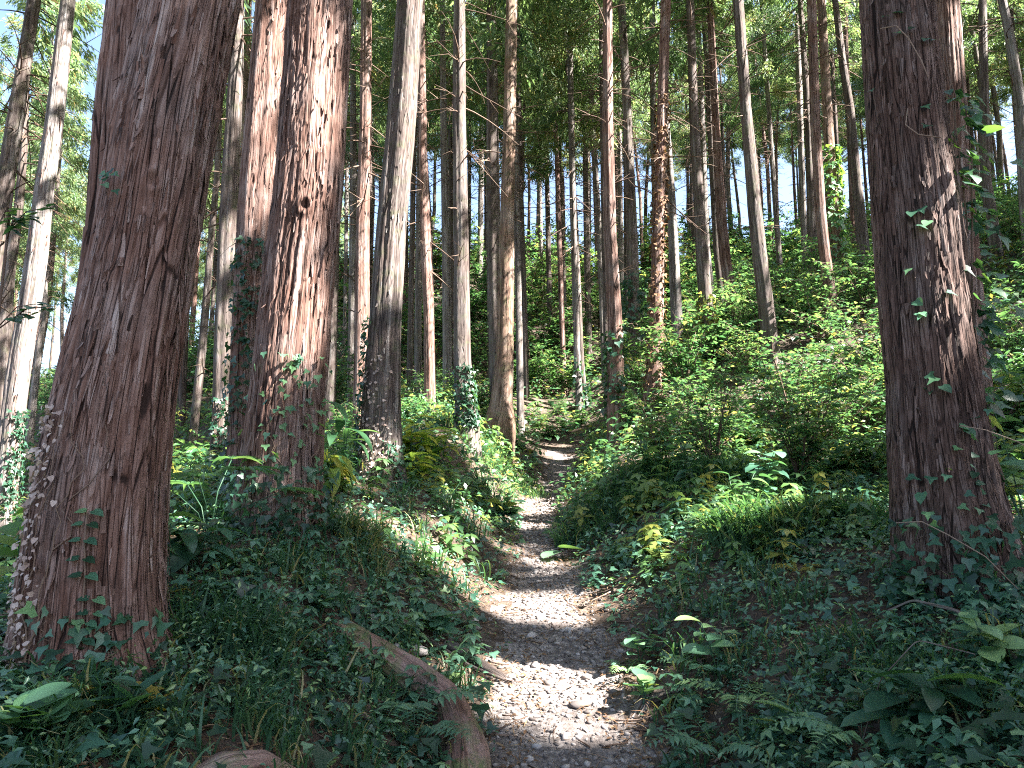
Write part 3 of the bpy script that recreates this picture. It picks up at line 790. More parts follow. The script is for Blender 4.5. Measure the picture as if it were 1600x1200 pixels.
# the trees of the photograph
AX = []       # axis functions of the listed trees
tree_xy = []
for k, (D, nodes, bk, label) in enumerate(TREES):
    P, R = trunk_axis(D, nodes)
    zb = P[0, 2]
    gh = float(H(P[0, 0], P[0, 1]))
    ztop = max(zb + 16.5 + 2.5 * rng.random(), P[-1, 2] + 6)
    fn = smooth_axis(P, R, min(zb, gh) - .5, 0, ztop, -1.6 if k == 38 else .7)  # unseen top of the massive trunk bent aside to let sun past
    o = np.array([P[0, 0], P[0, 1], zb])
    AX.append((fn, o, D, R, ztop)); tree_xy.append((P[0, 0], P[0, 1]))
    t = thing('cedar_tree', label, T, o)
    vis_top = P[-1, 2] + .6
    z0 = min(zb, gh) - .5
    if k == 0:
        kn = [(-1.15, fn and px(285, 310, 3.6)[0][2], .035), (-2.0, px(200, 410, 3.6)[0][2], .03), (-1.7, px(205, 455, 3.6)[0][2], .025), (-1.3, px(340, 15, 3.6)[0][2], .03)]
        link('trunk', trunk_mesh('trunk', fn, z0, vis_top, o, 240, 340, BARK[bk], k + 1, 1.0, .22, kn, zexp=1.0), t)
        # the second stem of the fork
        P2, R2 = trunk_axis(3.72, [(150, 820, 130), (170, 600, 120), (196, 400, 112), (200, 200, 96), (213, 0, 80)])
        f2 = smooth_axis(P2, R2, P2[0, 2], 0, ztop - 1)
        link('stem', trunk_mesh('stem', f2, P2[0, 2], P2[-1, 2] + .6, o, 130, 250, BARK[bk], 71, 1.0, 0), t)
        f2t = f2
        link('upper_stem', trunk_mesh('upper_stem', f2, P2[-1, 2] + .55, ztop - 1, o, 20, 40, BARK[bk], 71, .5, 0), t)
        link('upper_trunk', trunk_mesh('upper_trunk', fn, vis_top - .02, ztop, o, 20, 40, BARK[bk], k + 1, .5, 0), t)
    elif k in (1, 38):
        kn = [(-1.3, px(485, 340, 5.5)[0][2], .04), (-1.1, px(500, 5, 5.5)[0][2], .04)] if k == 1 else []
        link('trunk', trunk_mesh('trunk', fn, z0, vis_top, o, 190, 320, BARK[bk], k + 1, 1.25, .14, kn), t)
        link('upper_trunk', trunk_mesh('upper_trunk', fn, vis_top - .02, ztop, o, 20, 40, BARK[bk], k + 1, .5, 0), t)
    elif D < 9.6:
        link('trunk', trunk_mesh('trunk', fn, z0, vis_top, o, 84, 220, BARK[bk], k + 1, .8, .22), t)
        link('upper_trunk', trunk_mesh('upper_trunk', fn, vis_top - .02, ztop, o, 16, 30, BARK[bk], k + 1, .5, 0), t)
    elif D < 16.1:
        link('trunk', trunk_mesh('trunk', fn, z0, ztop, o, 40, 150, BARK[bk], k + 1, .8, .25), t)
    else:
        link('trunk', trunk_mesh('trunk', fn, z0, ztop, o, 24, 110, BARK[bk], k + 1, .7, .2), t)
    cb = max(8.0 + 1.2 * rng.random(), 0)
    if D < 15:
        cb = max(cb, P[-1, 2] + .8 - zb)
    c0 = fn(zb + cb); lean = (np.array(fn(ztop)[:2]) - np.array(c0[:2])) / (ztop - zb - cb)
    if D < 20:
        corg = np.array([c0[0], c0[1], zb + cb])
        m = finish_crown('crown', crown_mesh('crown', 500 + k, ztop - zb - cb + .4, 1.7 if D > 9 else 1.3, 46, 16, .27, cut_origin=corg, lean=lean))
        link('crown', m, t, corg - o)
    else:
        c = link('crown', CROWNS[k % 5], t, (c0[0] - o[0], c0[1] - o[1], cb))
        c.scale = (1, 1, (ztop - zb - cb + .4) / (8.5 + .6 * (k % 5))); c.rotation_euler = (0, 0, rng.random() * 6.28)
    if D > 9.8:
        mid = fn(zb + 6)
        db = link('dead_branches', DEAD[k % 4], t, (mid[0] - o[0], mid[1] - o[1], 0)); db.rotation_euler = (0, 0, rng.random() * 6.28)
        db['kind'] = 'stuff'
        if D > 17: db.scale = (1, 1, 1.05)
tree_xy = np.array(tree_xy)

SHORT = {0: 'the huge forked trunk', 1: 'the split cedar trunk', 3: 'the smooth greyish trunk', 4: 'the orange footed trunk', 8: 'the pale crest trunk', 11: 'the mottled hillside trunk',
         14: 'the crossing pale trunk', 18: 'the straight brown trunk', 22: 'the holly wrapped trunk', 23: 'the shaggy trunk', 26: 'the trunk with the sunlit foot', 29: 'the brown trunk in the shrubs',
         30: 'the grey leaning trunk', 31: 'the white mottled trunk', 34: 'the smooth red trunk', 36: 'the trunk with dead side twigs', 38: 'the massive ivy hung trunk', 40: 'the crooked spotted trunk',
         42: 'the dark corner trunk', 44: 'the leaning pale pink trunk', 46: 'the slim leaning trunk', 47: 'the sun dappled round trunk', 50: 'the brown trunk behind the greyish one',
         53: 'the dark brown trunk', 56: 'the trunk with two sun patches', 58: 'the ivy footed trunk'}
def to_px(x, y, z):
    q = np.array([x, y, z - EYE]); f = q[1] * math.cos(PITCH) + q[2] * math.sin(PITCH); up = -q[1] * math.sin(PITCH) + q[2] * math.cos(PITCH)
    return 800 + FPX * q[0] / f, 600 - FPX * up / f
def where(x, y, z):
    u, v = to_px(x, y, z); best = None
    for k, nm in SHORT.items():
        D, nodes = TREES[k][0], TREES[k][1]
        vs = [n[1] for n in nodes][::-1]; us = [n[0] for n in nodes][::-1]; ws = [n[2] for n in nodes][::-1]
        uu = float(np.interp(v, vs, us)); w = float(np.interp(v, vs, ws)); dv = max(0, v - vs[-1])
        sc_ = max(0, abs(u - uu) - w / 2) + .5 * dv
        if best is None or sc_ < best[0]: best = (sc_, nm, u - uu, w, dv, D)
    sc_, nm, du, w, dv, D = best
    if abs(du) < w * .75: rel = 'behind' if y > D else 'in front of'
    elif dv > 60: rel = 'below and left of' if du < 0 else 'below and right of'
    elif abs(du) < w * .75 + 35: rel = 'just left of' if du < 0 else 'just right of'
    else: rel = 'well left of' if du < 0 else 'well right of'
    return rel + ' ' + nm
def far_word(y): return 'near' if y < 14 else 'middle distance' if y < 24 else 'far' if y < 36 else 'farthest'

# unnamed trees: further off on the hillside, and unseen shade trees around the photographer
def plain_trunk(seed, h=17.5, r=.15, segs=18):
    rg = np.random.default_rng(seed)
    P = np.array([[0, 0, 0], [rg.normal(0, .08), rg.normal(0, .08), h * .3], [rg.normal(0, .15), rg.normal(0, .15), h * .6]])
    fn = smooth_axis(P, np.array([r, r * .85, r * .6]), -.6, 0, h)
    return trunk_mesh('trunk', fn, -.6, h, np.zeros(3), segs, 90, [BARK_GREY, BARK_RED, BARK_FAR][seed % 3], seed, .7, .2)
PLAIN = [plain_trunk(k, r=.11 + .015 * (k % 4)) for k in range(6)]

def instance_tree(x, y, label, group, k, s=1.0, crown=None, cb=8.4, dead=True):
    z = float(H(x, y))
    t = thing('cedar_tree', label, T, (x, y, z), group, rng.random() * 6.28)
    t.rotation_euler = (rng.normal(0, .018), rng.normal(0, .018), t.rotation_euler[2])
    t.scale = (s, s, s)
    link('trunk', PLAIN[k % 6], t)
    c = link('crown', crown or CROWNS[k % 5], t, (0, 0, cb))
    if crown is None:
        c.scale = (1, 1, (17.6 - cb) / (8.5 + .6 * (k % 5)))
    if dead:
        link('dead_branches', DEAD[k % 4], t, kind='stuff')
    return t

placed = [tuple(p) for p in tree_xy]
def free(x, y, dmin):
    a = np.array(placed); return np.min(np.hypot(a[:, 0] - x, a[:, 1] - y)) > dmin
rg = np.random.default_rng(21)
n_far = 0
LBL_FAR = 'slender cedar among the crowded trunks on the far hillside'
LBL_LEFT = 'leafy conifer in the bright hollow at the left beyond the big trunks'
for _ in range(9000):
    y = 22 + 50 * rg.random() ** .8; u = rg.uniform(-250, 1850)
    x = (u - 800) / FPX * y * 1.03
    if y < 30 and 620 < u < 1320 and rg.random() < .5: continue
    if 540 < u < 1030 and y > 50: continue
    if y > 34 and (70 < u < 260 or 350 < u < 520) and rg.random() < .75: continue      # hidden behind the great trunks
    if u > 1030 and y > 56: continue
    if not free(x, y, (2.0 if y < 45 else 2.5) if u > 560 else 3.6): continue
    zg_ = float(H(x, y))
    if in_gap(x, y, zg_ + 6.5, zg_ + 17, 1.7): continue
    placed.append((x, y)); n_far += 1
    left = u < 560
    s_tree = .85 + .3 * rng.random()
    instance_tree(x, y, far_word(y) + (' slim' if s_tree < .95 else ' medium' if s_tree < 1.05 else ' stout') + [' grey', ' reddish', ' dark'][(n_far % 6) % 3] + (' leafy conifer ' if left else ' cedar ') + where(x, y, float(H(x, y)) + 2), 'conifers in the left hollow' if left else 'cedars on the far hillside', n_far, .85 + .3 * rg.random(),
                  cb=(3.5 + 4 * rg.random()) if left else 7.2 + 1.8 * rg.random(), dead=y < 50)
    if n_far > 240: break
print('far trees', n_far)

# unseen trees added beside and behind the photographer to shade the scene
n_side = 0; n_cut = 0
rg = np.random.default_rng(5)
for _ in range(9000):
    x = rg.uniform(-10, 32); y = rg.uniform(-16, 30)
    if abs(x) < .74 * y + 1.3 * max(0, 1 - abs(y) / 8) and y > 0: continue
    if math.hypot(x, y) < 2.6: continue
    if abs(x - .2) < 1.2 and y < 0: continue
    if not free(x, y, 2.35): continue
    z = float(H(x, y))
    if trunk_blocks(x, y, z, z + 17, .16): continue
    if in_gap(x, y, z + 7, z + 17, 1.8): continue
    s_ = np.linspace(0, 19, 39); sx_ = x - SUN[0] / math.cos(SUN_EL) * s_; sy_ = y - SUN[1] / math.cos(SUN_EL) * s_
    if not ((sy_ > -.5) & (np.abs(sx_) < .72 * sy_ + 3.5)).any(): continue      # its shade never enters the view
    placed.append((x, y)); n_side += 1
    cb = 7.0 + 1.5 * rg.random()
    me = finish_crown('crown', crown_mesh('crown', 900 + n_side, 17.6 - cb, 2.1, 46, 13, .52, cut_origin=np.array([x, y, z + cb]), limbs=False))
    t = instance_tree(x, y, 'unseen cedar added beside or behind the view to shade it', 'unseen cedars added for shade', n_side, 1.0, crown=me, cb=cb, dead=False)
    t.rotation_euler = (0, 0, 0)
    if n_side > 165: break
print('side trees', n_side)

# ------------------------------------------------------------------ shrubs
LEAF_P = tmpl_pointed(); LEAF_D = tmpl_diamond(.5, .12); LEAF_I = tmpl_ivy(); LEAF_H = tmpl_heart(); BLADE = tmpl_blade()
def shrub_mesh(seed, h, rad, nst, per, leaf, tmpl):
    rg = np.random.default_rng(seed); bs = Builder(); bl = Builder()
    for s in range(nst):
        a = rg.random() * 6.283; L = rad * (.4 + .7 * rg.random()); hh = h * (.55 + .5 * rg.random())
        t = np.linspace(0, 1, 6)
        pts = np.stack([L * t ** 1.2 * math.cos(a) + rg.normal(0, .03, 6) * t, L * t ** 1.2 * math.sin(a) + rg.normal(0, .03, 6) * t, hh * (1.25 * t - .25 * t * t)], 1)
        tube(bs, pts, np.linspace(.010, .003, 6), 3, r=.3, cap=False)
        for j in range(per):
            tt = .25 + .75 * rg.random(); k = tt * 5; i = min(4, int(k)); p = pts[i] + (pts[i + 1] - pts[i]) * (k - i)
            a2 = rg.random() * 6.283; l2 = rad * (.12 + .3 * rg.random())
            tw = np.stack([p, p + np.array([math.cos(a2) * l2, math.sin(a2) * l2, l2 * rg.normal(.1, .25)])])
            tube(bs, tw, [.003, .0015], 3, r=.4, cap=False)
            m = 7
            q = tw[0] + (tw[1] - tw[0]) * np.linspace(.15, 1.05, m)[:, None]
            sgn = np.where(np.arange(m) % 2, 1, -1)
            yaw = a2 + sgn * (.9 + .2 * rg.normal(0, 1, m)); yaw[-1] = a2
            n = np.stack([rg.normal(0, .32, m), rg.normal(0, .32, m), np.ones(m)], 1)
            x, y, z = frames(n, yaw, rg)
            place(bl, tmpl, q, x, y, z, leaf * (.6 + .7 * rg.random(m)), np.clip(.42 + rg.normal(0, .17, m) + (tt - .5) * .3 + (rg.random() < .06) * .4, 0, 1))
    return bs.mesh('stems', TWIG), bl
SHRUBS = []
for k in range(5):
    st, bl = shrub_mesh(40 + k, [.9, 1.3, .8, 1.7, 1.1][k], [.6, .75, .7, .8, .9][k], [11, 13, 11, 14, 13][k], [10, 13, 9, 12, 12][k], [.12, .085, .14, .105, .085][k], LEAF_D if k != 2 else LEAF_P)
    SHRUBS.append((st, bl.mesh('foliage', BROAD)))

def shrub(x, y, k, label, group, s=1.0, sink=.05):
    t = thing('leafy_shrub', label, 'shrub', (x, y, float(H(x, y)) - sink), group, rng.random() * 6.28)
    t.scale = (s, s, s * (.85 + .3 * rng.random()))
    link('stems', SHRUBS[k][0], t)
    link('foliage', SHRUBS[k][1], t, kind='stuff')
    return t
rg = np.random.default_rng(77)
shr = []
def scatter_shrubs(count, ur, Dr, label, group, dmin, sc_, side=None, kk=(0, 1, 2, 3, 4)):
    n = 0
    for _ in range(count * 40):
        D = rg.uniform(*Dr) if Dr[1] < 20 else Dr[0] + (Dr[1] - Dr[0]) * rg.random() ** .8
        u = rg.uniform(*ur); x = (u - 800) / FPX * D * 1.03
        if abs(x - path_x(D)) < 1.35 + sc_ * .3 and D < 25: continue
        if side and not side(x, D, u): continue
        if shr:
            a = np.array(shr)
            if np.min(np.hypot(a[:, 0] - x, a[:, 1] - D)) < dmin: continue
        shr.append((x, D)); n += 1
        q_ = int(rg.choice(kk)); shrub(x, D, q_, far_word(D) + ' ' + ['small leaved', 'tall', 'low pointed leaved', 'tallest', 'fine leaved'][q_] + ' ' + label + ' ' + where(x, D, float(H(x, D)) + .6), group, sc_ * (.75 + .5 * rg.random()))
        if n >= count: break
    return n
n1 = scatter_shrubs(95, (1000, 1900), (8.5, 24), 'thicket shrub', 'shrubs on the right hand slope', .75, 1.0,
                    side=lambda x, D, u: x > 1.9 + (D < 10) * .9 + (u > 1350) * .5 * (D < 8))
n2 = scatter_shrubs(110, (500, 1300), (24, 46), 'hillside bush', 'bushes on the hillside', 1.2, 1.9)
n3 = scatter_shrubs(75, (-250, 560), (13, 44), 'hollow bush', 'bushes in the left hollow', 1.3, 1.4)
n5 = scatter_shrubs(30, (-400, 760), (9, 18), 'low bush', 'bushes behind the front trunks', 1.0, .7, side=lambda x, D, u: x < -2.5 or D > 13)
n4 = scatter_shrubs(60, (1000, 1900), (24, 40), 'upper slope bush', 'bushes on the upper right slope', 1.3, 1.6)
print('shrubs', n1, n2, n3, n4, n5)

# ------------------------------------------------------------------ ground cover
def cover_points(n, rmin, rmax, rg, ang=44, pathgap=.02):
    a = np.radians(rg.uniform(-ang, ang, n)); r = np.exp(rg.uniform(math.log(rmin), math.log(rmax), n))
    x = r * np.sin(a); y = r * np.cos(a)
    return x, y, r
def off_path(x, y, margin, rg):
    d = np.abs(x - path_x(y)) - path_half(y)
    d = np.where(y > 19.3, 5, d)
    return d + (fbm(x * 2.1, y * 2.1, 61, 3) - .5) * .5 > margin
CLEAR = [(gpx(u, v)[0][:2], rr) for (u, v, rr) in [(1400, 1160, .2), (1480, 1150, .2), (1120, 1060, .16), (1000, 1045, .12), (1005, 1110, .2), (1040, 1095, .15), (680, 1010, .13), (705, 1085, .1), (500, 970, .12), (1105, 1060, .15),
         (1150, 1110, .15), (640, 1130, .14), (655, 1160, .12), (1120, 1190, .18), (1350, 1180, .16), (980, 1060, .1), (240, 1130, .1), (150, 1130, .12), (620, 1070, .14), (670, 1110, .14), (715, 1170, .14), (390, 1185, .2), (350, 1180, .15),
         (430, 1185, .15), (580, 1030, .12), (1085, 1040, .08), (300, 900, .15), (1250, 905, .15), (1440, 1000, .08), (1500, 1020, .08)]]
def room(x, y, rg):
    keep = np.ones(len(x), bool)
    for (c, rr) in CLEAR:
        keep &= ~((np.hypot(x - c[0], y - c[1]) < rr) & (rg.random(len(x)) < .8))
    return keep
def cover(name, n, rmin, rmax, tmpl, mat, size, lift, tilt, margin, label, seed, dens=None, tone=.45, cat='ground cover', growth=.6, pathkeep=0.0):
    rg = np.random.default_rng(seed)
    x, y, r = cover_points(n, rmin, rmax, rg)
    m = off_path(x, y, margin, rg) | (rg.random(n) < pathkeep)
    if dens is not None: m &= rg.random(n) < dens(x, y)
    if mat is not LITTER: m &= room(x, y, rg)
    x, y, r = x[m], y[m], r[m]; k = len(x)
    nrm = slope_n(x, y); nrm /= np.linalg.norm(nrm, axis=1, keepdims=True)
    nn = nrm * .6 + np.array([0, -.12, .55]) + rg.normal(0, tilt, (k, 3))
    X, Y, Z = frames(nn, rg.random(k) * 6.283, rg)
    sz = size * (.55 + .8 * rg.random(k)) * (1 + np.maximum(0, r - 4) * growth * .12)
    z = H(x, y) + lift[0] + (lift[1] - lift[0]) * rg.random(k) ** 1.5 * (1 + .05 * r) * (.4 + 1.2 * fbm(x * 1.4, y * 1.4, seed + 7, 2))
    b = Builder()
    tn = np.clip(tone + .5 * (fbm(x * .9, y * .9, seed, 3) - .5) + rg.normal(0, .27, k) + (rg.random(k) < .03) * .45, 0, 1)
    place(b, tmpl, np.stack([x, y, z], 1), X, Y, Z, sz, tn)
    o = link(name, b.mesh(name, mat), kind='stuff')
    tag(o, label, cat, kind='stuff')
    return o
patch = lambda s, lo, hi, seed: (lambda x, y: sstep(lo, hi, fbm(x * s, y * s, seed, 3)))
def bank_cov(x, y):
    """bare earth shows on the steep sides of the gully"""
    d = np.abs(x - path_x(y)) - path_half(y)
    return np.where(y > 19.3, 1, np.clip(.22 + .5 * sstep(5.5, 9, y) + .9 * sstep(.05, .75, d), 0, 1) * np.where((x > -1.5) & (x < -.3) & (y < 4.6), .35 + .65 * patch(1.3, .45, .6, 44)(x, y), 1))
cover('ground_ivy', 36000, 1.6, 11, LEAF_I, COVER, .056, (.01, .10), .38, .05, 'dark bluish green ivy leaves carpeting both banks', 1,
      dens=lambda x, y: bank_cov(x, y) * (.6 + .4 * patch(.8, .35, .6, 4)(x, y)))
cover('broad_ivy', 3200, 1.6, 4.6, LEAF_I, IVY, .085, (.03, .16), .3, .1, 'larger bluish ivy leaves lying over the nearest ground', 31, tone=.5, cat='ivy')
cover('small_herbs', 54000, 1.6, 16, LEAF_P, COVER, .036, (.01, .13), .45, .0, 'small pointed herb leaves mixed through the ivy on the banks', 2,
      dens=lambda x, y: bank_cov(x, y), tone=.55)
cover('undergrowth', 60000, 9, 60, LEAF_D, BROAD, .060, (.02, .30), .5, .05, 'low green undergrowth on the slopes beyond the near banks', 3, tone=.45, growth=.9)
cover('fallen_leaves', 26000, 1.6, 16, LEAF_P, LITTER, .035, (.004, .015), .30, -.25, 'brown fallen leaves and bark scraps on the gully sides', 4, cat='leaf litter', pathkeep=.10)
cover('cedar_litter', 26000, 1.6, 14, tmpl_diamond(.09, .05), LITTER, .075, (.004, .02), .25, -.3, 'dry cedar needles and straw on the bare earth', 5, cat='leaf litter', tone=.55, pathkeep=.08)

# leafy sprigs: a stalk with whorls of leaves, standing in the carpet
def sprig_tmpl(tmpl, layers, seed):
    rg = np.random.default_rng(seed); b = Builder()
    tube(b, [(0, 0, 0), (.02, 0, .5), (0, .02, 1)], [.012, .010, .006], 3, cap=False)
    for l in range(layers):
        m = 4 if l < layers - 1 else 5
        yaw = np.arange(m) * 6.283 / m + l * .8 + rg.normal(0, .2, m)
        n = np.stack([-np.cos(yaw) * -.25, -np.sin(yaw) * -.25, np.ones(m)], 1) + rg.normal(0, .12, (m, 3))
        x, y, z = frames(n, yaw, rg)
        place(b, tmpl, np.repeat([[0, 0, .35 + .65 * l / max(1, layers - 1)]], m, 0), x, y, z, np.full(m, .62 - .13 * l), np.full(m, .5))
    V = np.concatenate(b.v); F = [np.concatenate(b.t)]
    qq = np.concatenate(b.q); F.append(np.stack([qq[:, 0], qq[:, 1], qq[:, 2]], 1)); F.append(np.stack([qq[:, 0], qq[:, 2], qq[:, 3]], 1))
    return V.astype(float), np.concatenate(F)
SPRIG = sprig_tmpl(LEAF_D, 3, 1)
def sprigs(name, n, rmin, rmax, mat, size, label, seed, margin=.12, dens=None, tone=.5, growth=.5):
    rg = np.random.default_rng(seed)
    x, y, r = cover_points(n, rmin, rmax, rg)
    m = off_path(x, y, margin, rg)
    if dens is not None: m &= rg.random(n) < dens(x, y)
    x, y, r = x[m], y[m], r[m]; k = len(x)
    nn = np.array([0, 0, 1.0]) + rg.normal(0, .22, (k, 3)) + .25 * slope_n(x, y) * np.array([1, 1, 0])
    X, Y, Z = frames(nn, rg.random(k) * 6.283, rg)
    b = Builder()
    sz = size * (.5 + .9 * rg.random(k)) * (1 + np.maximum(0, r - 4) * growth * .08)
    place(b, SPRIG, np.stack([x, y, H(x, y) - .01], 1), X, Y, Z, sz, np.clip(tone + .4 * (fbm(x, y, seed, 2) - .5) + rg.normal(0, .15, k), 0, 1))
    tag(link(name, b.mesh(name, mat)), label, 'ground cover', kind='stuff')
sprigs('leafy_sprigs', 4200, 1.8, 20, COVER, .15, 'knee low sprigs with pointed leaves standing in the ivy', 11, dens=lambda x, y: bank_cov(x, y) * patch(1.1, .4, .6, 8)(x, y), tone=.55)
sprigs('sunny_sprigs', 3800, 6, 30, BROAD, .22, 'yellowish green sprigs filling the slopes beside the path', 12, margin=.5, dens=patch(.6, .35, .6, 18), tone=.6)

def tuft_blades(b, cx, cy, n, rad, length, rg, tone=.45, lean=None):
    a = rg.random(n) * 6.283; rr = rad * np.sqrt(rg.random(n))
    x = cx + rr * np.cos(a); y = cy + rr * np.sin(a)
    yaw = a + rg.normal(0, .6, n)
    if lean is not None: yaw = np.where(rg.random(n) < .7, lean + rg.normal(0, .7, n), yaw)
    nn = np.array([0, 0, 1.0]) + rg.normal(0, .18, (n, 3))
    X, Y, Z = frames(nn, yaw, rg)
    place(b, BLADE, np.stack([x, y, H(x, y) - .01], 1), X, Y, Z, length * (.5 + .7 * rg.random(n)), np.clip(tone + rg.normal(0, .2, n) + (rg.random(n) < .09) * .6, 0, 1))
rg = np.random.default_rng(8)
b = Builder()
x, y, r = cover_points(1600, 1.8, 18, rg)
m = off_path(x, y, .2, rg) & (rg.random(1600) < patch(.7, .42, .6, 33)(x, y))
for cx, cy, rr in zip(x[m], y[m], r[m]):
    tuft_blades(b, cx, cy, 16, .07 + .008 * rr, .16 + .01 * rr, rg, lean=math.atan2(-cy, path_x(cy) - cx))
tag(link('grass', b.mesh('grass', GRASS)), 'thin blades of grass scattered over both banks', 'grass', kind='stuff')

def tussock(u, v, n, rad, length, label, tone=.5, spread=1):
    p, t = gpx(u, v)
    rg = np.random.default_rng(int(u + v)); b = Builder()
    for s in range(spread):
        cx = p[0] + rg.normal(0, rad * .55); cy = p[1] + rg.normal(0, rad * .45)
        tuft_blades(b, cx, cy, n // spread, rad * .55, length, rg, tone, lean=math.atan2(-cy * .4, path_x(cy) - cx))
    o = link('grass_tussock', b.mesh('grass_tussock', GRASS))
    tag(o, label, 'grass', kind='thing')
for a in [(1180, 850, 900, .45, .36, 'big drooping tussock of sunlit sedge below the massive ivy hung trunk', .6, 6),
          (1300, 830, 700, .40, .34, 'tussock of long sedge close to the foot of the massive trunk', .5, 5),
          (1020, 760, 1300, .75, .34, 'wide dark bluish sedge clump on the bank right of the path', .25, 9),
          (1080, 760, 800, .55, .34, 'dark sedge clump beneath the big green shrubs', .25, 6),
          (735, 690, 900, .6, .26, 'short green grass clump below the ivied trunk on the left bank', .5, 8),
          (770, 715, 800, .6, .26, 'grassy brow of the left bank beside the orange footed trunk', .6, 8),
          (575, 860, 700, .32, .22, 'feathery grass patch below the smooth greyish trunk', .7, 5),
          (330, 1010, 500, .30, .24, 'fine bluish grass right of the forked trunk foot', .3, 5),
          (985, 800, 600, .4, .26, 'grass clump leaning over the path from the right', .4, 6)]:
    tussock(*a)

# twigs lying about
rg = np.random.default_rng(15); b = Builder()
x, y, r = cover_points(900, 1.8, 10, rg)
for k in range(len(x)):
    L = .08 + .3 * rg.random() ** 2; a = rg.random() * 6.283; t = np.linspace(-.5, .5, 5)
    bend = rg.normal(0, .12)
    X = x[k] + L * (t * math.cos(a) - bend * (t * t) * 4 * math.sin(a)); Y = y[k] + L * (t * math.sin(a) + bend * t * t * 4 * math.cos(a))
    tube(b, np.stack([X, Y, H(X, Y) + .006 + .02 * rg.random()], 1), np.linspace(.0045, .002, 5) * (.6 + rg.random()), 4, r=rg.random())
tag(link('fallen_twigs', b.mesh('fallen_twigs', TWIG)), 'thin broken twigs strewn over banks and path', 'twigs', kind='stuff')

# ------------------------------------------------------------------ stones on the path
def ico():
    import bmesh
    bm = bmesh.new(); bmesh.ops.create_icosphere(bm, subdivisions=1, radius=1.0)
    v = np.array([q.co[:] for q in bm.verts]); bm.verts.index_update(); f = np.array([[q.index for q in g.verts] for g in bm.faces]); bm.free()
    return v, f
IV, IF = ico()
rg = np.random.default_rng(4)
SM = []
for k in range(10):
    v = IV * (1 + rg.normal(0, .16, (len(IV), 1))) * np.array([1, .6 + .4 * rg.random(), .38 + .3 * rg.random()])
    SM.append(np_mesh('stone', v, IF, STONE, {'rnd': np.full(len(v), rg.random())}))
STV = [IV * (1 + rg.normal(0, .17, (len(IV), 1))) * np.array([1, .7, .5]) for _ in range(6)]
b = Builder()
n = 9000
y = np.exp(rg.uniform(math.log(2.6), math.log(17), n)); x = path_x(y) + rg.normal(0, .85, n) * path_half(y)
kk = rg.integers(0, 6, n); yaw = rg.random(n) * 6.283; sz = .0045 + .016 * rg.random(n) ** 3.0; sz *= 1 + .05 * y
edge_d = np.abs(x - path_x(y)) / path_half(y)
m = rg.random(n) < np.clip(1.5 - edge_d * .62, .05, 1)
for q in range(6):
    s = m & (kk == q); X, Y, Z = frames(np.array([0, 0, 1.]) + rg.normal(0, .25, (s.sum(), 3)), yaw[s], rg)
    place(b, (STV[q], IF), np.stack([x[s], y[s], H(x[s], y[s]) + sz[s] * .15], 1), X, Y, Z, sz[s], rg.random(s.sum()))
tag(link('gravel', b.mesh('gravel', STONE)), 'small loose stones covering the trodden path', 'gravel', kind='stuff')
for k in range(190):
    yy = math.exp(rg.uniform(math.log(3.2), math.log(11))); xx = float(path_x(yy)) + rg.normal(0, .55) * float(path_half(yy))
    s = (.014 + .022 * rg.random() ** 2.2) * (1 + .03 * yy)
    o = link('stone', SM[k % 10], path_ob, (xx, yy, float(H(xx, yy)) + s * .12))
    o.scale = (s, s, s); o.rotation_euler = (rg.normal(0, .2), rg.normal(0, .2), rg.random() * 6.28)
for (u, v, s) in [(905, 1105, .085), (830, 995, .06), (745, 985, .06), (740, 975, .07), (862, 1002, .055), (690, 1015, .05), (1010, 870, .06), (650, 1020, .09), (620, 1015, .07)]:
    p, _ = gpx(u, v); o = link('stone', SM[int(u) % 10], path_ob, p + np.array([0, 0, s * .1])); o.scale = (s, s * .8, s * .7); o.rotation_euler = (0, 0, u)

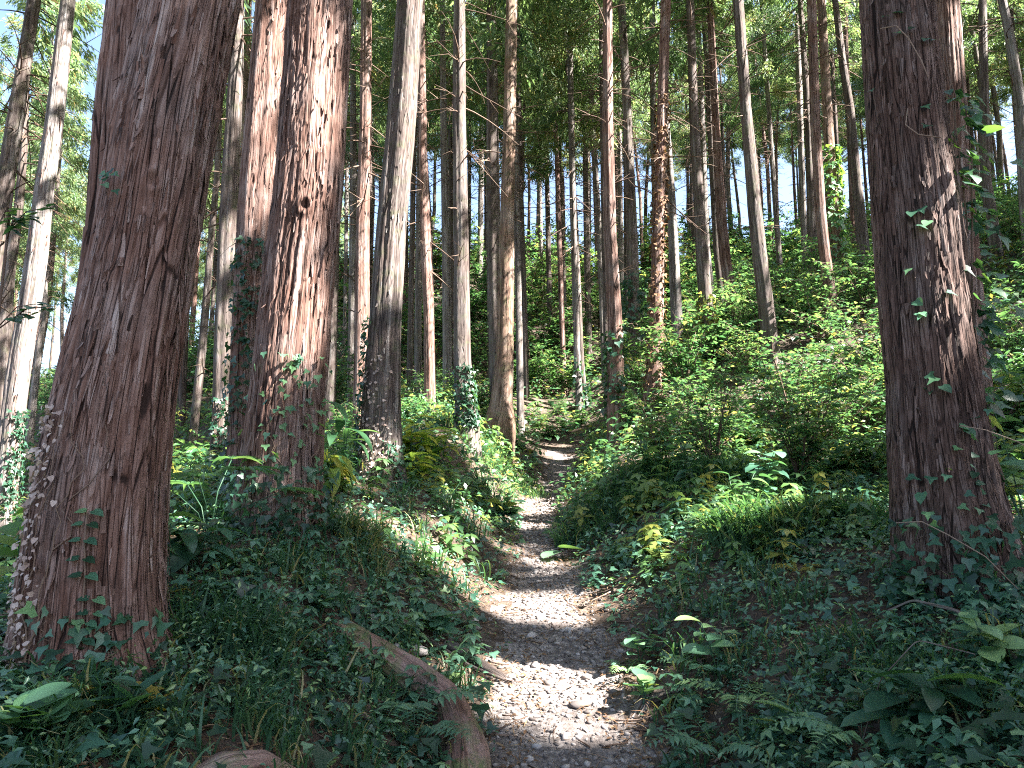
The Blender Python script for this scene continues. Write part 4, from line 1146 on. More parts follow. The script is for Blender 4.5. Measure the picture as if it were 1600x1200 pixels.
# ------------------------------------------------------------------ logs, roots, stump
def log_mesh(pts, rad, mat, seed, segs=40, rings=90, disp=.5, name='log'):
    pts = np.asarray(pts, float); d = np.concatenate([[0], np.cumsum(np.linalg.norm(np.diff(pts, axis=0), axis=1))])
    s = np.linspace(0, d[-1], rings)
    c = np.stack([np.interp(s, d, pts[:, i]) for i in range(3)], 1)
    k = max(3, rings // 8) | 1; ker = np.hanning(k + 2)[1:-1]; ker /= ker.sum()
    pad = k // 2
    cp_ = np.vstack([np.repeat(c[:1], pad, 0) + (c[0] - c[1]) * np.arange(pad, 0, -1)[:, None], c, np.repeat(c[-1:], pad, 0) + (c[-1] - c[-2]) * np.arange(1, pad + 1)[:, None]])
    c = np.stack([np.convolve(cp_[:, i], ker, 'valid') for i in range(3)], 1)
    r = np.interp(s, d, rad)
    tg = np.gradient(c, axis=0); tg /= np.linalg.norm(tg, axis=1, keepdims=True)
    a = np.cross(tg, [0, 0, 1.]); a /= np.linalg.norm(a, axis=1, keepdims=True); q = np.cross(a, tg)
    th = np.linspace(0, 2 * math.pi, segs, endpoint=False); TH, S = np.meshgrid(th, s)
    dd, tone = bark_disp(TH, S, float(r.mean()), seed)
    rr = r[:, None] * (1 + .08 * np.cos(TH * 3 + S * 2) + .06 * np.cos(TH * 2 - S * 5)) + dd * disp
    V = c[:, None] + rr[..., None] * (np.cos(TH)[..., None] * a[:, None] + np.sin(TH)[..., None] * q[:, None])
    V = V.reshape(-1, 3)
    i = (np.arange(rings - 1) * segs)[:, None]; j = np.arange(segs)[None]; j2 = (j + 1) % segs
    Qd = np.stack([i + j, i + j2, i + segs + j2, i + segs + j], -1).reshape(-1, 4)
    V = np.vstack([V, c[0], c[-1]]); n_ = rings * segs
    Tt = np.array([(jj, n_, (jj + 1) % segs) for jj in range(segs)] + [((rings - 1) * segs + jj, (rings - 1) * segs + (jj + 1) % segs, n_ + 1) for jj in range(segs)])
    bco = np.stack([(r[:, None] * np.cos(TH)), (r[:, None] * np.sin(TH)) + seed, S], -1).reshape(-1, 3)
    bco = np.vstack([bco, [0, seed, 0], [0, seed, S.max()]]); tone = np.concatenate([tone.ravel(), [.3, .3]])
    return np_mesh(name, V, [Qd, Tt], mat, {'bco': bco, 'tone': tone}, smooth=True)
def along(pix, lift=0.0):
    return np.array([gpx(u, v)[0] + np.array([0, 0, l]) for (u, v, l) in pix])
LOGB = bark_material('rotten_wood', [(0.045, 0.024, 0.018), (0.16, 0.082, 0.06), (0.24, 0.14, 0.11), (0.30, 0.22, 0.185)], moss=.9, bump=.6, crackc=.15)
DEADW = bark_material('grey_dead_wood', [(0.04, 0.028, 0.024), (0.10, 0.073, 0.062), (0.17, 0.135, 0.118), (0.27, 0.235, 0.22)], moss=.3)
def log(pix, rad, mat, seed, name, label, cat, **k):
    P = along(pix); o = P.mean(0)
    ob = link(name, log_mesh(P - o, rad, mat, seed, name=name, **k), loc=o)
    return tag(ob, label, cat)
log([(530, 980, -.01), (590, 1040, .05), (650, 1090, .08), (700, 1135, .08), (722, 1190, .06), (728, 1260, .0)], [.055, .09, .11, .12, .125, .12], LOGB, 201, 'exposed_root',
    'thick reddish and mossy root curving down the bank to the path edge', 'root', segs=72, rings=200, disp=.5)
log([(310, 1232, .0), (350, 1228, .035), (400, 1226, .04), (455, 1236, .0)], [.06, .08, .078, .06], LOGB, 202, 'fallen_log', 'short brown rotten log end at the bottom edge of the ground ivy', 'log')
log([(985, 1125, -.05), (1010, 1100, .02), (1060, 1082, .0)], [.05, .05, .035], DEADW, 203, 'broken_stub', 'grey broken root stub sticking out of the right bank', 'root', disp=.9)
log([(700, 1010, .0), (735, 1035, .02), (790, 1060, -.02)], [.045, .04, .03], DEADW, 204, 'half_buried_root', 'pale half buried root along the left edge of the gravel', 'root')
log([(1378, 1000, .14), (1430, 998, .2), (1500, 1020, .2), (1560, 1050, .16), (1620, 1080, .05)], [.005, .007, .009, .010, .011], DEADW, 205, 'fallen_branch', 'arched bare branch lying over the ivy below the massive trunk', 'branch', segs=10, rings=60, disp=.1)
log([(1345, 1190, .05), (1380, 1130, .18), (1440, 1090, .26), (1530, 1095, .2)], [.003, .003, .003, .002], DEADW, 206, 'curved_vine_stem', 'thin arching vine stem over the large glossy leaves', 'vine', segs=8, rings=60, disp=0)
log([(1075, 1020, .0), (1080, 1035, .05), (1095, 1048, .04), (1100, 1060, .0)], [.012, .013, .012, .009], DEADW, 207, 'bent_root', 'small bent root looping out of the right bank above the fern', 'root', segs=12, rings=40, disp=.1)
log([(1010, 965, .03), (1040, 990, .05), (1035, 1015, .03), (1020, 1035, .0)], [.006, .007, .006, .004], DEADW, 208, 'forked_twig', 'dark crooked twig on the right bank above the broken stub', 'twig', segs=8, rings=40, disp=.1)
log([(600, 960, .02), (660, 1000, .02), (730, 1045, .02), (800, 1070, .01)], [.010, .012, .011, .008], DEADW, 209, 'trailing_root', 'long thin root running down the left gully side', 'root', segs=8, rings=80, disp=.1)
log([(560, 1120, .02), (590, 1140, .02), (640, 1150, .02)], [.014, .016, .012], DEADW, 210, 'rotten_stick', 'short rotten stick on bare soil beside the mossy root', 'stick', segs=12, rings=40)

# the stump overgrown with ivy
p, t_ = gpx(652, 722)
for q_, (u_, D_, k_) in enumerate([(862, 20.5, 2), (884, 21.2, 0), (840, 21.6, 4), (905, 21.8, 2), (872, 22.8, 4)]):
    x_ = (u_ - 800) / FPX * D_ * 1.01
    shrub(x_, D_, k_, 'low sunlit bush closing the end of the path, ' + ['in its middle', 'right of its middle', 'at its left side', 'at its right side', 'behind the others'][q_], 'bushes at the path end', .55)
st = thing('ivied_stump', 'low dark stump overgrown with ivy between two left bank trunks', 'stump', p)
fnS = lambda z: (z * 0, z * 0, np.interp(z, [-.3, 0, .35, .42], [.30, .24, .20, .12]))
link('stump', trunk_mesh('stump', fnS, -.3, .42, np.zeros(3), 40, 30, BARK_GREY, 61, 1., .2), st)
def wrap_ivy(name, fn, z0, z1, n, size, seed, th0=None, spread=3.14, mat=IVY, tone=.4, off=.02, parent=None, origin=np.zeros(3), flat=.55, tmpl=None, bias=1.0):
    """leaves lying against a trunk"""
    rg = np.random.default_rng(seed); b = Builder()
    z = z0 + (z1 - z0) * rg.random(n) ** bias
    th = rg.random(n) * 6.283 if th0 is None else th0 + rg.normal(0, spread, n)
    cx, cy, cr = fn(z)
    out = np.stack([np.cos(th), np.sin(th), np.zeros(n)], 1)
    P = np.stack([cx, cy, z], 1) + out * (cr + off * (1 + 1.5 * rg.random(n)))[:, None] - origin
    nn = out * flat + rg.normal(0, .3, (n, 3)) + np.array([0, 0, .35])
    y = np.array([0, 0, -1.]) + rg.normal(0, .6, (n, 3)) + out * .35
    nn /= np.linalg.norm(nn, axis=1, keepdims=True); y -= nn * (y * nn).sum(1, keepdims=True); y /= np.linalg.norm(y, axis=1, keepdims=True)
    x = np.cross(y, nn)
    place(b, tmpl or LEAF_I, P, x, y, nn, size * (.5 + .9 * rg.random(n)), np.clip(tone + rg.normal(0, .2, n), 0, 1))
    return b
o = link('ivy_leaves', wrap_ivy('ivy', fnS, .0, .5, 420, .07, 5).mesh('ivy_leaves', IVY), st, kind='stuff')

# creepers on the trunks: a stem with its leaves, each a thing of its own
def creeper(k, v0, v1, n, size, label, th0=None, spread=3.14, mat=IVY, tone=.4, off=.02, name='ivy_creeper', bias=1.0, tmpl=None, flat=.55):
    fn, org, D, R, zt = AX[k]
    z0 = px(800, v0, D)[0][2]; z1 = px(800, v1, D)[0][2]
    t = thing(name, label, 'creeper', org)
    link('leaves', wrap_ivy(name, fn, z0, z1, n, size, 700 + k + n, th0, spread, mat, tone, off, origin=org, bias=bias, tmpl=tmpl, flat=flat).mesh('leaves', mat), t, kind='stuff')
    b = Builder(); rg = np.random.default_rng(k + n)
    for s in range(4):
        z = np.linspace(z0 - .1, z0 + (z1 - z0) * (.5 + .5 * rg.random()), 24); a0 = (th0 if th0 is not None else rg.random() * 6.28) + rg.normal(0, min(1.2, spread * .5))
        th = a0 + .5 * np.cumsum(rg.normal(0, .18, 24)); cx, cy, cr = fn(z)
        tube(b, np.stack([cx + (cr + .012) * np.cos(th), cy + (cr + .012) * np.sin(th), z], 1) - org, np.linspace(.006, .002, 24), 4, r=.6)
    link('stem', b.mesh('stem', TWIG), t)
    return t
FRONT = -math.pi / 2
def FR(k): return math.atan2(-AX[k][1][1], -AX[k][1][0])
creeper(0, 1050, 640, 330, .024, 'pale withered creeper leaves clinging down the edge of the forked trunk', th0=FR(0) - 1.10, spread=.16, mat=DRYPALE, name='withered_creeper', off=.015, tmpl=LEAF_H)
creeper(0, 1040, 930, 70, .06, 'ivy climbing the foot of the forked trunk', th0=FR(0), spread=.6, bias=1.6)
creeper(38, 930, 800, 330, .07, 'ivy heaped against the foot of the massive trunk', th0=FR(38), spread=1.0, bias=2.2, tone=.35, off=.05)
creeper(1, 820, 730, 260, .06, 'ivy heaped against the foot of the split trunk', th0=FR(1), spread=1.0, bias=1.8, tone=.3, off=.05)
creeper(1, 800, 560, 130, .05, 'ivy spreading over the shaded foot of the split trunk', th0=FR(1) + .3, spread=.7, bias=1.3)
creeper(2, 740, 380, 420, .06, 'dark ivy climbing the reddish trunk behind the split one', th0=FR(2) - .3, spread=.9, tone=.25)
creeper(3, 760, 560, 260, .035, 'withered small leaves dotting the lower smooth greyish trunk', th0=FR(3) - .5, spread=.5, mat=DRYPALE, name='withered_creeper', off=.012, bias=1.5, tmpl=LEAF_H)
creeper(3, 760, 500, 300, .055, 'dark ivy fringe down both sides of the smooth greyish trunk', th0=FR(3) - 1.25, spread=.18, tone=.2, off=.03)
creeper(3, 765, 690, 80, .045, 'ivy strand on the lit flank of the smooth greyish trunk', th0=FR(3) + .7, spread=.3, tone=.3)
creeper(58, 665, 570, 420, .07, 'thick ivy sleeve around the foot of the straight bank trunk', th0=FR(58) + .6, spread=1.0, tone=.4, bias=1.5)
creeper(23, 610, 150, 900, .075, 'curling dry creeper covering the shaggy trunk', tone=.3, mat=LITTER, name='withered_creeper')
creeper(18, 650, 520, 260, .10, 'ivy around the lower straight brown trunk by the twiggy shrub', tone=.3, off=.04)
creeper(35, 470, 230, 900, .12, 'brown and green ivy clothing the trunk right of the smooth red one', tone=.7, off=.05)
creeper(26, 530, 460, 220, .12, 'moss and ivy on the sunlit foot of the trunk above the shrubs', tone=.9, mat=BROAD)
creeper(22, 600, 430, 560, .12, 'dark evergreen creeper bushing out around the grey trunk', tone=.1, off=.12)
creeper(44, 800, 640, 220, .05, 'ivy patches on the lower leaning pale pink trunk', th0=FR(44) + .6, spread=.5)
creeper(47, 740, 620, 200, .055, 'ivy on the lower half of the round sun dappled trunk', th0=FR(47), spread=.9, bias=1.3)
creeper(14, 652, 560, 120, .10, 'ivy on the lower pale slender trunk at the path end', tone=.4)
creeper(15, 662, 600, 200, .12, 'dark ivy around the foot of the leaning trunk at the path end', tone=.1, off=.05)

# leaf pairs climbing the face of the forked trunk: each leaf is a part
def leaf_mesh(name, tmpl, mat, rnd):
    tv, tf = tmpl
    return np_mesh(name, tv, tf, mat, {'rnd': np.full(len(tv), rnd)})
IVM = [leaf_mesh('leaf', LEAF_I, IVY, .2 + .2 * k) for k in range(4)] + [leaf_mesh('leaf', LEAF_H, IVY, .3 + .2 * k) for k in range(3)]
def put_leaf(parent, me, pos, nrm, ydir, size, name='leaf'):
    n = Vector(nrm).normalized(); y = Vector(ydir); y = (y - n * y.dot(n)).normalized(); x = y.cross(n)
    from mathutils import Matrix
    o = link(name, me, parent)
    M = Matrix((x, y, n)).transposed().to_4x4(); M.translation = Vector(pos)
    o.matrix_local = M @ Matrix.Diagonal((size, size, size, 1))
    return o
def surf(k, u, v, off=.02, D=None):
    """a point on the front of trunk k seen at pixel (u, v)"""
    fn, org, DD, R, zt = AX[k]
    for it in range(5):
        D_ = D if D is not None and it == 0 else (DD if it == 0 else yy)
        p, t = px(u, v, D_)
        cx, cy, cr = fn(p[2]); dx = np.clip((p[0] - cx) / (cr + off), -.98, .98)
        yy = cy - math.sqrt(1 - dx * dx) * (cr + off)
    p, _ = px(u, v, yy)
    out = np.array([dx, -math.sqrt(1 - dx * dx), 0])
    return p, out
rg = np.random.default_rng(3)
org = AX[0][1]
t = thing('climbing_vine', 'thin vine with paired green leaves up the face of the forked trunk', 'vine', org)
pts = [surf(0, u, v, .012)[0] - org for u, v in [(122, 1010), (128, 960), (133, 900), (132, 850), (136, 800)]]
b = Builder(); tube(b, pts, .004, 5, r=.5); link('stem', b.mesh('stem', TWIG), t)
for (u, v) in [(140, 798), (134, 818), (130, 843), (128, 872), (132, 898), (144, 935), (143, 957), (132, 972), (128, 1000)]:
    for s in (-1, 1):
        p, n = surf(0, u + s * 6, v, .02)
        put_leaf(t, IVM[4 + int(rg.integers(0, 3))], p - org, n * .5 + np.array([0, 0, .9]), (s * 1.0, -.35, -.12), .042 + .02 * rg.random())
p, n = surf(0, 180, 285, .015)
t = thing('ivy_tuft', 'tiny bluish green ivy tuft high on the forked trunk', 'ivy', p)
for q in range(9):
    put_leaf(t, IVM[q % 4], (rg.normal(0, .02), -.02 - .02 * rg.random(), rg.normal(0, .05)), (rg.normal(0, .3), -.8, .5), (rg.normal(0, .7), -.2, rg.normal(-.3, .5)), .04)

# the big ivy on the massive trunk
fn, org, DD, R, zt = AX[38]
t = thing('hanging_ivy', 'large leaved ivy hanging down the outer side of the massive trunk', 'ivy', org)
b = Builder()
edge_line = [(1490, 60), (1500, 150), (1508, 250), (1516, 350), (1524, 450), (1532, 550), (1542, 650), (1556, 750), (1570, 850)]
for s in range(4):
    pts = []
    for (u, v) in edge_line[::1]:
        p, _ = px(u + rg.normal(0, 9) - 10 * s, v, 4.72); pts.append(p - org)
    tube(b, pts, np.linspace(.004, .009, len(pts)), 5, r=.5)
for c in [[(1375, 45), (1400, 40), (1420, 60), (1440, 95), (1450, 120)], [(1418, 170), (1415, 195), (1435, 210), (1470, 215)], [(1500, 665), (1540, 672), (1590, 690), (1640, 720)], [(1400, 817), (1440, 815), (1480, 835), (1540, 870), (1590, 920)]]:
    pp = [px(u, v, 4.4 - .05 * i)[0] - org for i, (u, v) in enumerate(c)]
    tube(b, pp, .0035, 5, r=1.0)
link('stem', b.mesh('stem', TWIG), t)
def scatter_big(n, us, vs, Dm, size, ujit):
    for q in range(n):
        v = rg.uniform(*vs); eu = np.interp(v, [p[1] for p in edge_line], [p[0] for p in edge_line]); u = eu + us + rg.normal(0, ujit)
        p, _ = px(u, v, Dm + rg.normal(0, .09))
        put_leaf(t, IVM[int(rg.integers(0, 7))], p - org, (rg.normal(.25, .45), -.6 + rg.normal(0, .3), .75), (rg.normal(.3, .8), rg.normal(-.5, .4), -.7), size * (.6 + .7 * rg.random()))
scatter_big(85, 8, (140, 340), 4.72, .095, 16)
scatter_big(75, 14, (330, 640), 4.70, .090, 15)
scatter_big(18, 55, (180, 500), 4.7, .09, 20)
scatter_big(50, -20, (600, 900), 4.55, .070, 28)
for (u, v) in [(1362, 140), (1395, 20), (1385, 25), (1400, 50), (1428, 42), (1445, 165), (1450, 195), (1462, 62), (1448, 60), (1425, 330), (1440, 325), (1450, 345), (1432, 352), (1480, 455), (1420, 420), (1430, 470),
               (1440, 490), (1450, 585), (1462, 590), (1472, 603), (1440, 488), (1500, 665), (1510, 670), (1490, 700), (1525, 710), (1455, 745), (1480, 742), (1505, 830), (1495, 860), (1450, 800), (1440, 770), (1418, 745), (1500, 790), (1530, 795)]:
    p, n = surf(38, u, v, .03)
    put_leaf(t, IVM[int(rg.integers(0, 7))], p - org, n * .55 + np.array([rg.normal(0, .25), -.1, .8]), (rg.normal(0, .9), -.5, -.5), .055 + .03 * rg.random())

# ------------------------------------------------------------------ named plants
def strap_leaf(L, w, bend, segs=7, fold=.12):
    """a long blade leaf, base at the origin, growing along +y and arching down"""
    t = np.linspace(0, 1, segs); V = []
    y = L * (t - .12 * bend * t * t); z = L * (.30 * t - bend * t * t * .55)
    ww = w * np.sin(np.clip(t * .93 + .07, 0, 1) * math.pi) ** .7
    for k in range(segs):
        V += [(-ww[k], y[k], z[k] + fold * ww[k]), (0, y[k], z[k] - fold * ww[k]), (ww[k], y[k], z[k] + fold * ww[k])]
    F = []
    for k in range(segs - 1):
        a = 3 * k; F += [(a, a + 1, a + 4, a + 3), (a + 1, a + 2, a + 5, a + 4)]
    return np.array(V), np.array(F)
def leafy_plant(u, v, name, label, cat, h, stems, leaves, L, w, mat, tone, seed, bend=.8, spread=.35, lift=.0, yaw0=None, D=None):
    rg = np.random.default_rng(seed)
    p = gpx(u, v)[0] if D is None else np.array([*px(u, v, D)[0][:2], 0])
    if D is not None: p[2] = float(H(p[0], p[1]))
    if D is None: h *= 1.3; L *= 1.25
    t = thing(name, label, cat, p)
    shapes = []
    for k in range(4):
        V, F = strap_leaf(1.0, w * (.85 + .3 * rg.random()), bend * (.7 + .6 * rg.random()))
        shapes.append(np_mesh('leaf', V, F, mat, {'rnd': np.full(len(V), np.clip(tone + rg.normal(0, .2), 0, 1))}, smooth=True))
    for s in range(stems):
        a = rg.random() * 6.283 if yaw0 is None else yaw0 + rg.normal(0, 1); tt = np.linspace(0, 1, 6); hh = h * (.6 + .5 * rg.random())
        pts = np.stack([spread * hh * tt ** 1.4 * math.cos(a), spread * hh * tt ** 1.4 * math.sin(a), hh * tt], 1)
        b = Builder(); tube(b, pts, np.linspace(.006, .003, 6), 5, r=.4); link('stalk', b.mesh('stalk', GRASS), t)
        for q in range(leaves):
            f = .3 + .7 * (q + 1) / leaves; i = min(4, int(f * 5)); pp = pts[i] + (pts[min(5, i + 1)] - pts[i]) * (f * 5 - i)
            az = q * 2.4 + a + rg.normal(0, .3)
            put_leaf(t, shapes[int(rg.integers(0, 4))], pp, (rg.normal(0, .2) - .2 * math.cos(az) * 0, rg.normal(0, .2), 1), (math.cos(az), math.sin(az), .15 + .2 * rg.random()), L * (.65 + .5 * rg.random()))
    return t
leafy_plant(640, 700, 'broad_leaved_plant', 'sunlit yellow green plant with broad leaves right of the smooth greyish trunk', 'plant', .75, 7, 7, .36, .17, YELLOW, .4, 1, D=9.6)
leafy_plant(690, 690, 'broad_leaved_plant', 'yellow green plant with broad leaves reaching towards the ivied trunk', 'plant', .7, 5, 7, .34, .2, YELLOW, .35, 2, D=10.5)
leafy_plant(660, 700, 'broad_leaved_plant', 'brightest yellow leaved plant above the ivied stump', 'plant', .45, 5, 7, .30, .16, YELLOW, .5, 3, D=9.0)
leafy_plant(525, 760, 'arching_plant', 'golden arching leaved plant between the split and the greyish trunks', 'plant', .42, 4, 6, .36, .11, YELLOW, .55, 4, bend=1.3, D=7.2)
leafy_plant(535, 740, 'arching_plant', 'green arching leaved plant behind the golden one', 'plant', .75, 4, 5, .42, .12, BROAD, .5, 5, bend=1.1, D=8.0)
leafy_plant(1400, 1160, 'glossy_plant', 'plant with big dark glossy oval leaves at the bottom right', 'plant', .16, 2, 7, .23, .22, IVY, .25, 6, bend=.6)
leafy_plant(1480, 1150, 'glossy_plant', 'second glossy plant with big oval leaves beneath the arched branch', 'plant', .18, 2, 6, .24, .22, IVY, .35, 7, bend=.6)
leafy_plant(1560, 1070, 'oval_leaved_plant', 'low plant with oval bright green leaves near the right edge', 'plant', .22, 3, 6, .15, .28, COVER, .8, 8, bend=.5)
leafy_plant(1420, 960, 'round_leaved_plant', 'round leaved seedling in front of the massive trunk foot', 'plant', .16, 3, 5, .13, .36, COVER, .45, 9, bend=.4)
leafy_plant(1120, 1060, 'nettle_plant', 'light green nettle like plant beside the small fern on the right bank', 'plant', .26, 2, 6, .15, .27, COVER, .85, 10, bend=.5)
leafy_plant(1000, 1045, 'nettle_plant', 'dark nettle like plant leaning over the right edge of the path', 'plant', .22, 3, 6, .13, .3, COVER, .5, 11, bend=.5)
leafy_plant(1005, 1110, 'nettle_plant', 'broad leaved seedling growing on the broken stub', 'plant', .14, 2, 5, .12, .36, COVER, .8, 12, bend=.4)
leafy_plant(680, 1010, 'nettle_plant', 'bluish green seedling on the left bank above the mossy root', 'plant', .17, 3, 6, .12, .36, COVER, .5, 13, bend=.4)
leafy_plant(705, 1085, 'nettle_plant', 'single heart leaved seedling beside the mossy root bend', 'plant', .10, 1, 4, .10, .4, COVER, .85, 14, bend=.3)
leafy_plant(790, 820, 'nettle_plant', 'clump of low broad leaves on the left bank beside the sunlit path', 'plant', .24, 6, 6, .19, .3, COVER, .55, 15, bend=.5)
leafy_plant(500, 970, 'nettle_plant', 'bluish seedling on the bare earth of the left bank', 'plant', .12, 3, 5, .10, .34, COVER, .5, 16, bend=.4)
leafy_plant(300, 900, 'dark_leaved_plant', 'dark shiny long leaved plant right of the forked trunk', 'plant', .22, 3, 7, .26, .16, IVY, .2, 17, bend=.9)
leafy_plant(240, 905, 'dark_leaved_plant', 'large lobed leaves hanging beside the foot of the forked trunk', 'plant', .30, 2, 5, .18, .34, IVY, .6, 18, bend=.7)
leafy_plant(880, 872, 'pale_leaf_plant', 'big pale heart shaped leaf overhanging the path from the right', 'plant', .10, 1, 2, .26, .3, COVER, .75, 19, bend=.3, yaw0=3.1)
leafy_plant(30, 905, 'bright_leaved_plant', 'backlit bright green leaves at the extreme left edge', 'plant', .65, 3, 5, .26, .3, YELLOW, .1, 20, bend=.5, D=4.6)
leafy_plant(1180, 780, 'tall_herb', 'tall dark stemmed herb with big shaded leaves before the right thicket', 'plant', .8, 4, 8, .22, .3, COVER, .6, 21, D=7.4)
leafy_plant(1090, 790, 'tall_herb', 'dark upright herb left of the tall shaded one before the right thicket', 'plant', .85, 3, 8, .20, .3, COVER, .5, 22, D=8.0)
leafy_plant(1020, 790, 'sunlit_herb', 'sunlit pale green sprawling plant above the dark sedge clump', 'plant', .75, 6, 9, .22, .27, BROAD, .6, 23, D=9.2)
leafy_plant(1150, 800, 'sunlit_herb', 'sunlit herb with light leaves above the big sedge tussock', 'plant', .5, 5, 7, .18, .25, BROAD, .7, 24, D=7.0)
leafy_plant(1600, 760, 'vine_leaved_shrub', 'shrub with very large leaves at the right edge behind the massive trunk', 'shrub', 1.3, 4, 7, .30, .36, COVER, .65, 25, D=5.6)
leafy_plant(1560, 820, 'vine_leaved_shrub', 'bright leaved climber between massive trunk and right edge', 'shrub', 1.0, 4, 8, .22, .34, BROAD, .6, 26, D=6.4)
leafy_plant(1230, 1170, 'pointed_leaf_plant', 'cluster of upright pointed leaves at the bottom of the right bank', 'plant', .12, 3, 5, .15, .22, COVER, .7, 27, bend=.4)
leafy_plant(60, 1170, 'ivy_cluster', 'large bluish ivy leaves in the bottom left corner', 'ivy', .12, 4, 5, .15, .42, IVY, .6, 28, bend=.3)
leafy_plant(190, 1150, 'ivy_cluster', 'broad ivy leaves below the forked trunk near the bottom edge', 'ivy', .12, 4, 5, .12, .42, IVY, .5, 29, bend=.3)
leafy_plant(240, 1130, 'golden_seedling', 'row of small yellow leaves on the ground ivy below the forked trunk', 'plant', .10, 2, 5, .085, .22, GOLD, .5, 30, bend=.3)
leafy_plant(270, 955, 'golden_seedling', 'two little yellow leaves right of the forked trunk foot', 'plant', .14, 1, 3, .085, .25, GOLD, .2, 31, bend=.3)

# fan palm seedling: fans of narrow leaflets
p = px(330, 760, 5.0)[0]; p[2] = float(H(p[0], p[1]))
t = thing('palm_seedling', 'young fan palm with narrow bright leaflets left of the split trunk', 'palm', p)
rgp = np.random.default_rng(9)
for s, (az, hh, reach) in enumerate([(2.6, .34, .25), (1.2, .5, .18), (-.6, .42, .3), (.2, .3, .45), (3.6, .28, .2), (-1.6, .38, .2)]):
    hh *= 1.1; tip = np.array([math.cos(az) * reach, math.sin(az) * reach, hh])
    b = Builder(); tube(b, [(0, 0, -.02), tip * np.array([.35, .35, .6]), tip], [.004, .004, .003], 5, r=.3); link('stalk', b.mesh('stalk', GRASS), t)
    b = Builder()
    for q in range(11):
        a2 = az + (q - 5) * .27; V, F = strap_leaf(.34 * (1 - .05 * abs(q - 5)), .016, .55 + .3 * rgp.random(), 6, .5)
        c, s_ = math.cos(a2 - math.pi / 2), math.sin(a2 - math.pi / 2)
        R_ = np.array([[c, -s_, 0], [s_, c, 0], [0, 0, 1]]); b.add(V @ R_.T + tip, q=F, r=.45 + .3 * rgp.random())
    link('frond', b.mesh('frond', BROAD), t)

# ferns
def fern(u, v, label, s=1.0, mat=COVER, tone=.6, n=5, seed=0, az0=None):
    rg = np.random.default_rng(seed); p = gpx(u, v)[0]
    t = thing('fern', label, 'fern', p, rz=rg.random() * .5)
    for k in range(n):
        b = Builder(); az = (k * 6.283 / n + rg.normal(0, .3)) if az0 is None else az0 + rg.normal(0, .5); L = s * (.30 + .12 * rg.random()); tt = np.linspace(0, 1, 15)
        ax = np.stack([L * tt * math.cos(az), L * tt * math.sin(az), L * (.95 * tt - .75 * tt * tt) + .02], 1)
        tube(b, ax, np.linspace(.003, .001, 15), 3, r=.8, cap=False)
        for side in (-1, 1):
            m = 13; pos = ax[2:]; yaw = np.full(m, az + side * 1.25); x, y, z = frames(np.array([[0, 0, 1.]] * m) + rg.normal(0, .12, (m, 3)), yaw, rg)
            place(b, tmpl_diamond(.32, .15), pos, x, y, z, .27 * L * np.sin(np.linspace(.6, 3.0, m)) ** .8 + .004, np.clip(tone + rg.normal(0, .06, m), 0, 1))
        link('frond', b.mesh('frond', mat), t)
for k, a in enumerate([(1105, 1060, 'small fern hanging over the bent root on the right bank', .8), (1150, 1110, 'bright narrow fern fronds right of the broken stub', .9),
                       (640, 1130, 'fern overhanging the mossy root on the left', 1.1), (655, 1160, 'lower fern with spread fronds at the mossy root bend', .9),
                       (1120, 1190, 'fern at the bottom edge right of the path', 1.0), (1350, 1180, 'pale divided fern frond beside the glossy plant', 1.0),
                       (980, 1060, 'little bright fern at the right path edge', .6), (740, 770, 'fern low on the left bank below the grassy brow', 1.3)]):
    fern(*a, seed=k, tone=.85 if k in (1, 5, 6) else .6)
fern(150, 1130, 'small golden fern frond on the ivy below the forked trunk', .7, GOLD, .5, 3, 30)
fern(1250, 905, 'small golden fern on the right bank', .6, GOLD, .4, 4, 31)

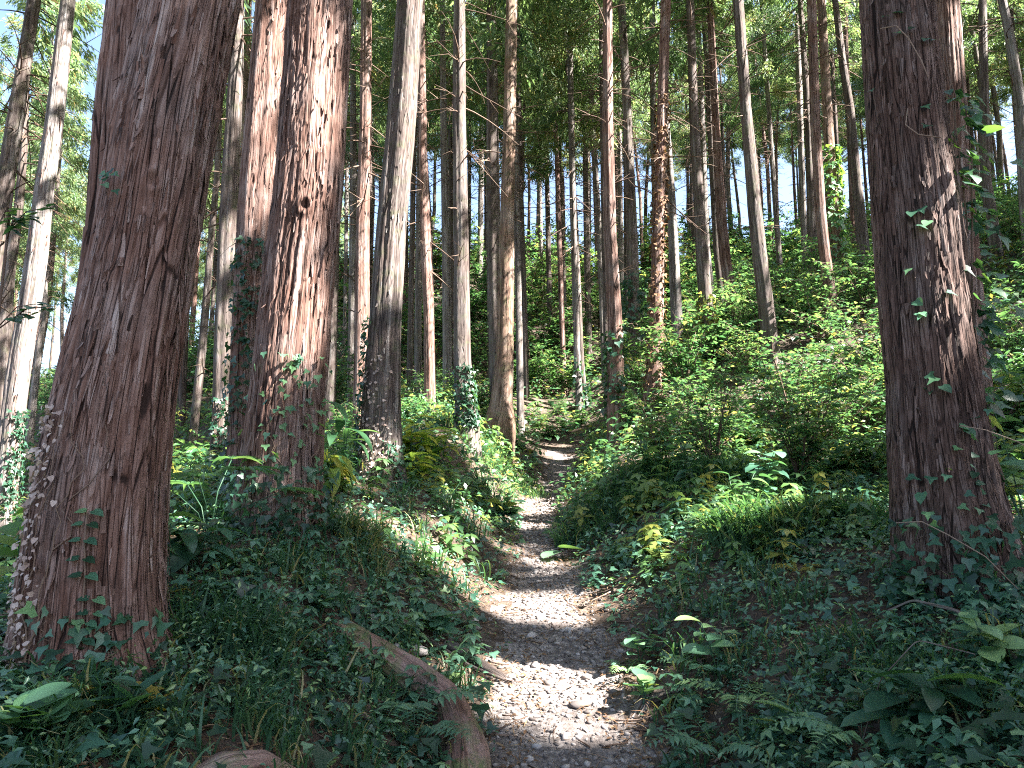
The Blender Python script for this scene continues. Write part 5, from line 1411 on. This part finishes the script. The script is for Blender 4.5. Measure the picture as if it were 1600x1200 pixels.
# hanging twigs with leaves at the left edge, belonging to a sapling close by
p = px(-60, 1000, 3.9)[0]; p[2] = float(H(p[0], p[1]))
t = thing('evergreen_sapling', 'dark sapling whose leafy twigs reach in at the left edge', 'sapling', p)
b = Builder()
tube(b, [(0, 0, 0), (-.02, .05, 1.1), (.0, .05, 2.4)], [.014, .010, .006], 6, r=.3)
ends = []
for (u, v) in [(70, 325), (30, 340), (55, 475), (85, 478), (15, 330)]:
    q = px(u, v, 3.9)[0] - p; q0 = np.array([-.01, .05, q[2] - .12]); mid_ = (q0 + q) / 2 + np.array([0, 0, .05]); tube(b, [q0, mid_, q], [.005, .004, .002], 4, r=.3); ends.append((q0, q))
link('stem', b.mesh('stem', TWIG), t)
for (q0, q) in ends:
    for j in range(10):
        f = .35 + .7 * j / 9; pp = q0 + (q - q0) * f
        put_leaf(t, IVM[4 + j % 3], pp, (rg.normal(0, .3), -.3, 1), (rg.normal(.6, .6), rg.normal(0, .5), -.35), .055 + .02 * rg.random())

# peeling strips of bark on the near trunks
def flakes(k, n, v0, v1, seed, spread=1.2, size=1.0):
    fn, org, D, R, zt = AX[k]; rg = np.random.default_rng(seed)
    z0 = px(800, v0, D)[0][2]; z1 = px(800, v1, D)[0][2]; b_v = []; b_q = []; bco = []; tone = []
    for q in range(n):
        z = rg.uniform(z0, z1); th = FR(k) + rg.normal(0, spread); L = size * (.05 + .22 * rg.random() ** 2); w = size * (.004 + .009 * rg.random())
        cx, cy, cr = fn(z); up = rg.random() < .3; tn = -.1 + .45 * rg.random(); cur = .004 + .032 * rg.random() ** 3; skew = rg.normal(0, .04)
        i0 = len(b_v)
        for j in range(5):
            f = j / 4; zz = z + (L if up else -L) * f; cx, cy, cr = fn(zz); r_ = cr + .004 + cur * f * f; ww = w * (1 - .75 * f ** 2) / cr
            for s in (-1, 1):
                a = th + s * ww + skew * f * L / cr
                b_v.append((cx + r_ * math.cos(a) - org[0], cy + r_ * math.sin(a) - org[1], zz - org[2])); bco.append((math.cos(a) * cr, math.sin(a) * cr + q, zz)); tone.append(.3 + tn)
            if j: a0 = i0 + 2 * (j - 1); b_q.append((a0, a0 + 1, a0 + 3, a0 + 2))
    return np_mesh('bark_flakes', b_v, np.array(b_q), BARK_PALE if k == 3 else BARK_DEEP if k == 38 else BARK_RED, {'bco': np.array(bco), 'tone': np.array(tone)})
roots = [o for o in C.objects if o.name.startswith('cedar_tree') and o.parent is None]
for k, n, v0, v1 in [(0, 560, 1000, 0), (1, 420, 780, 0), (38, 560, 880, 0), (2, 120, 700, 0), (3, 60, 720, 0), (44, 60, 850, 0), (4, 60, 650, 400)]:
    link('bark_flakes', flakes(k, n, v0, v1, 50 + k), roots[k], kind='stuff')
tri = sum(len(m.loops) - 2 * len(m.polygons) for m in bpy.data.meshes)
print('objects', len(C.objects), 'unique triangles', tri)
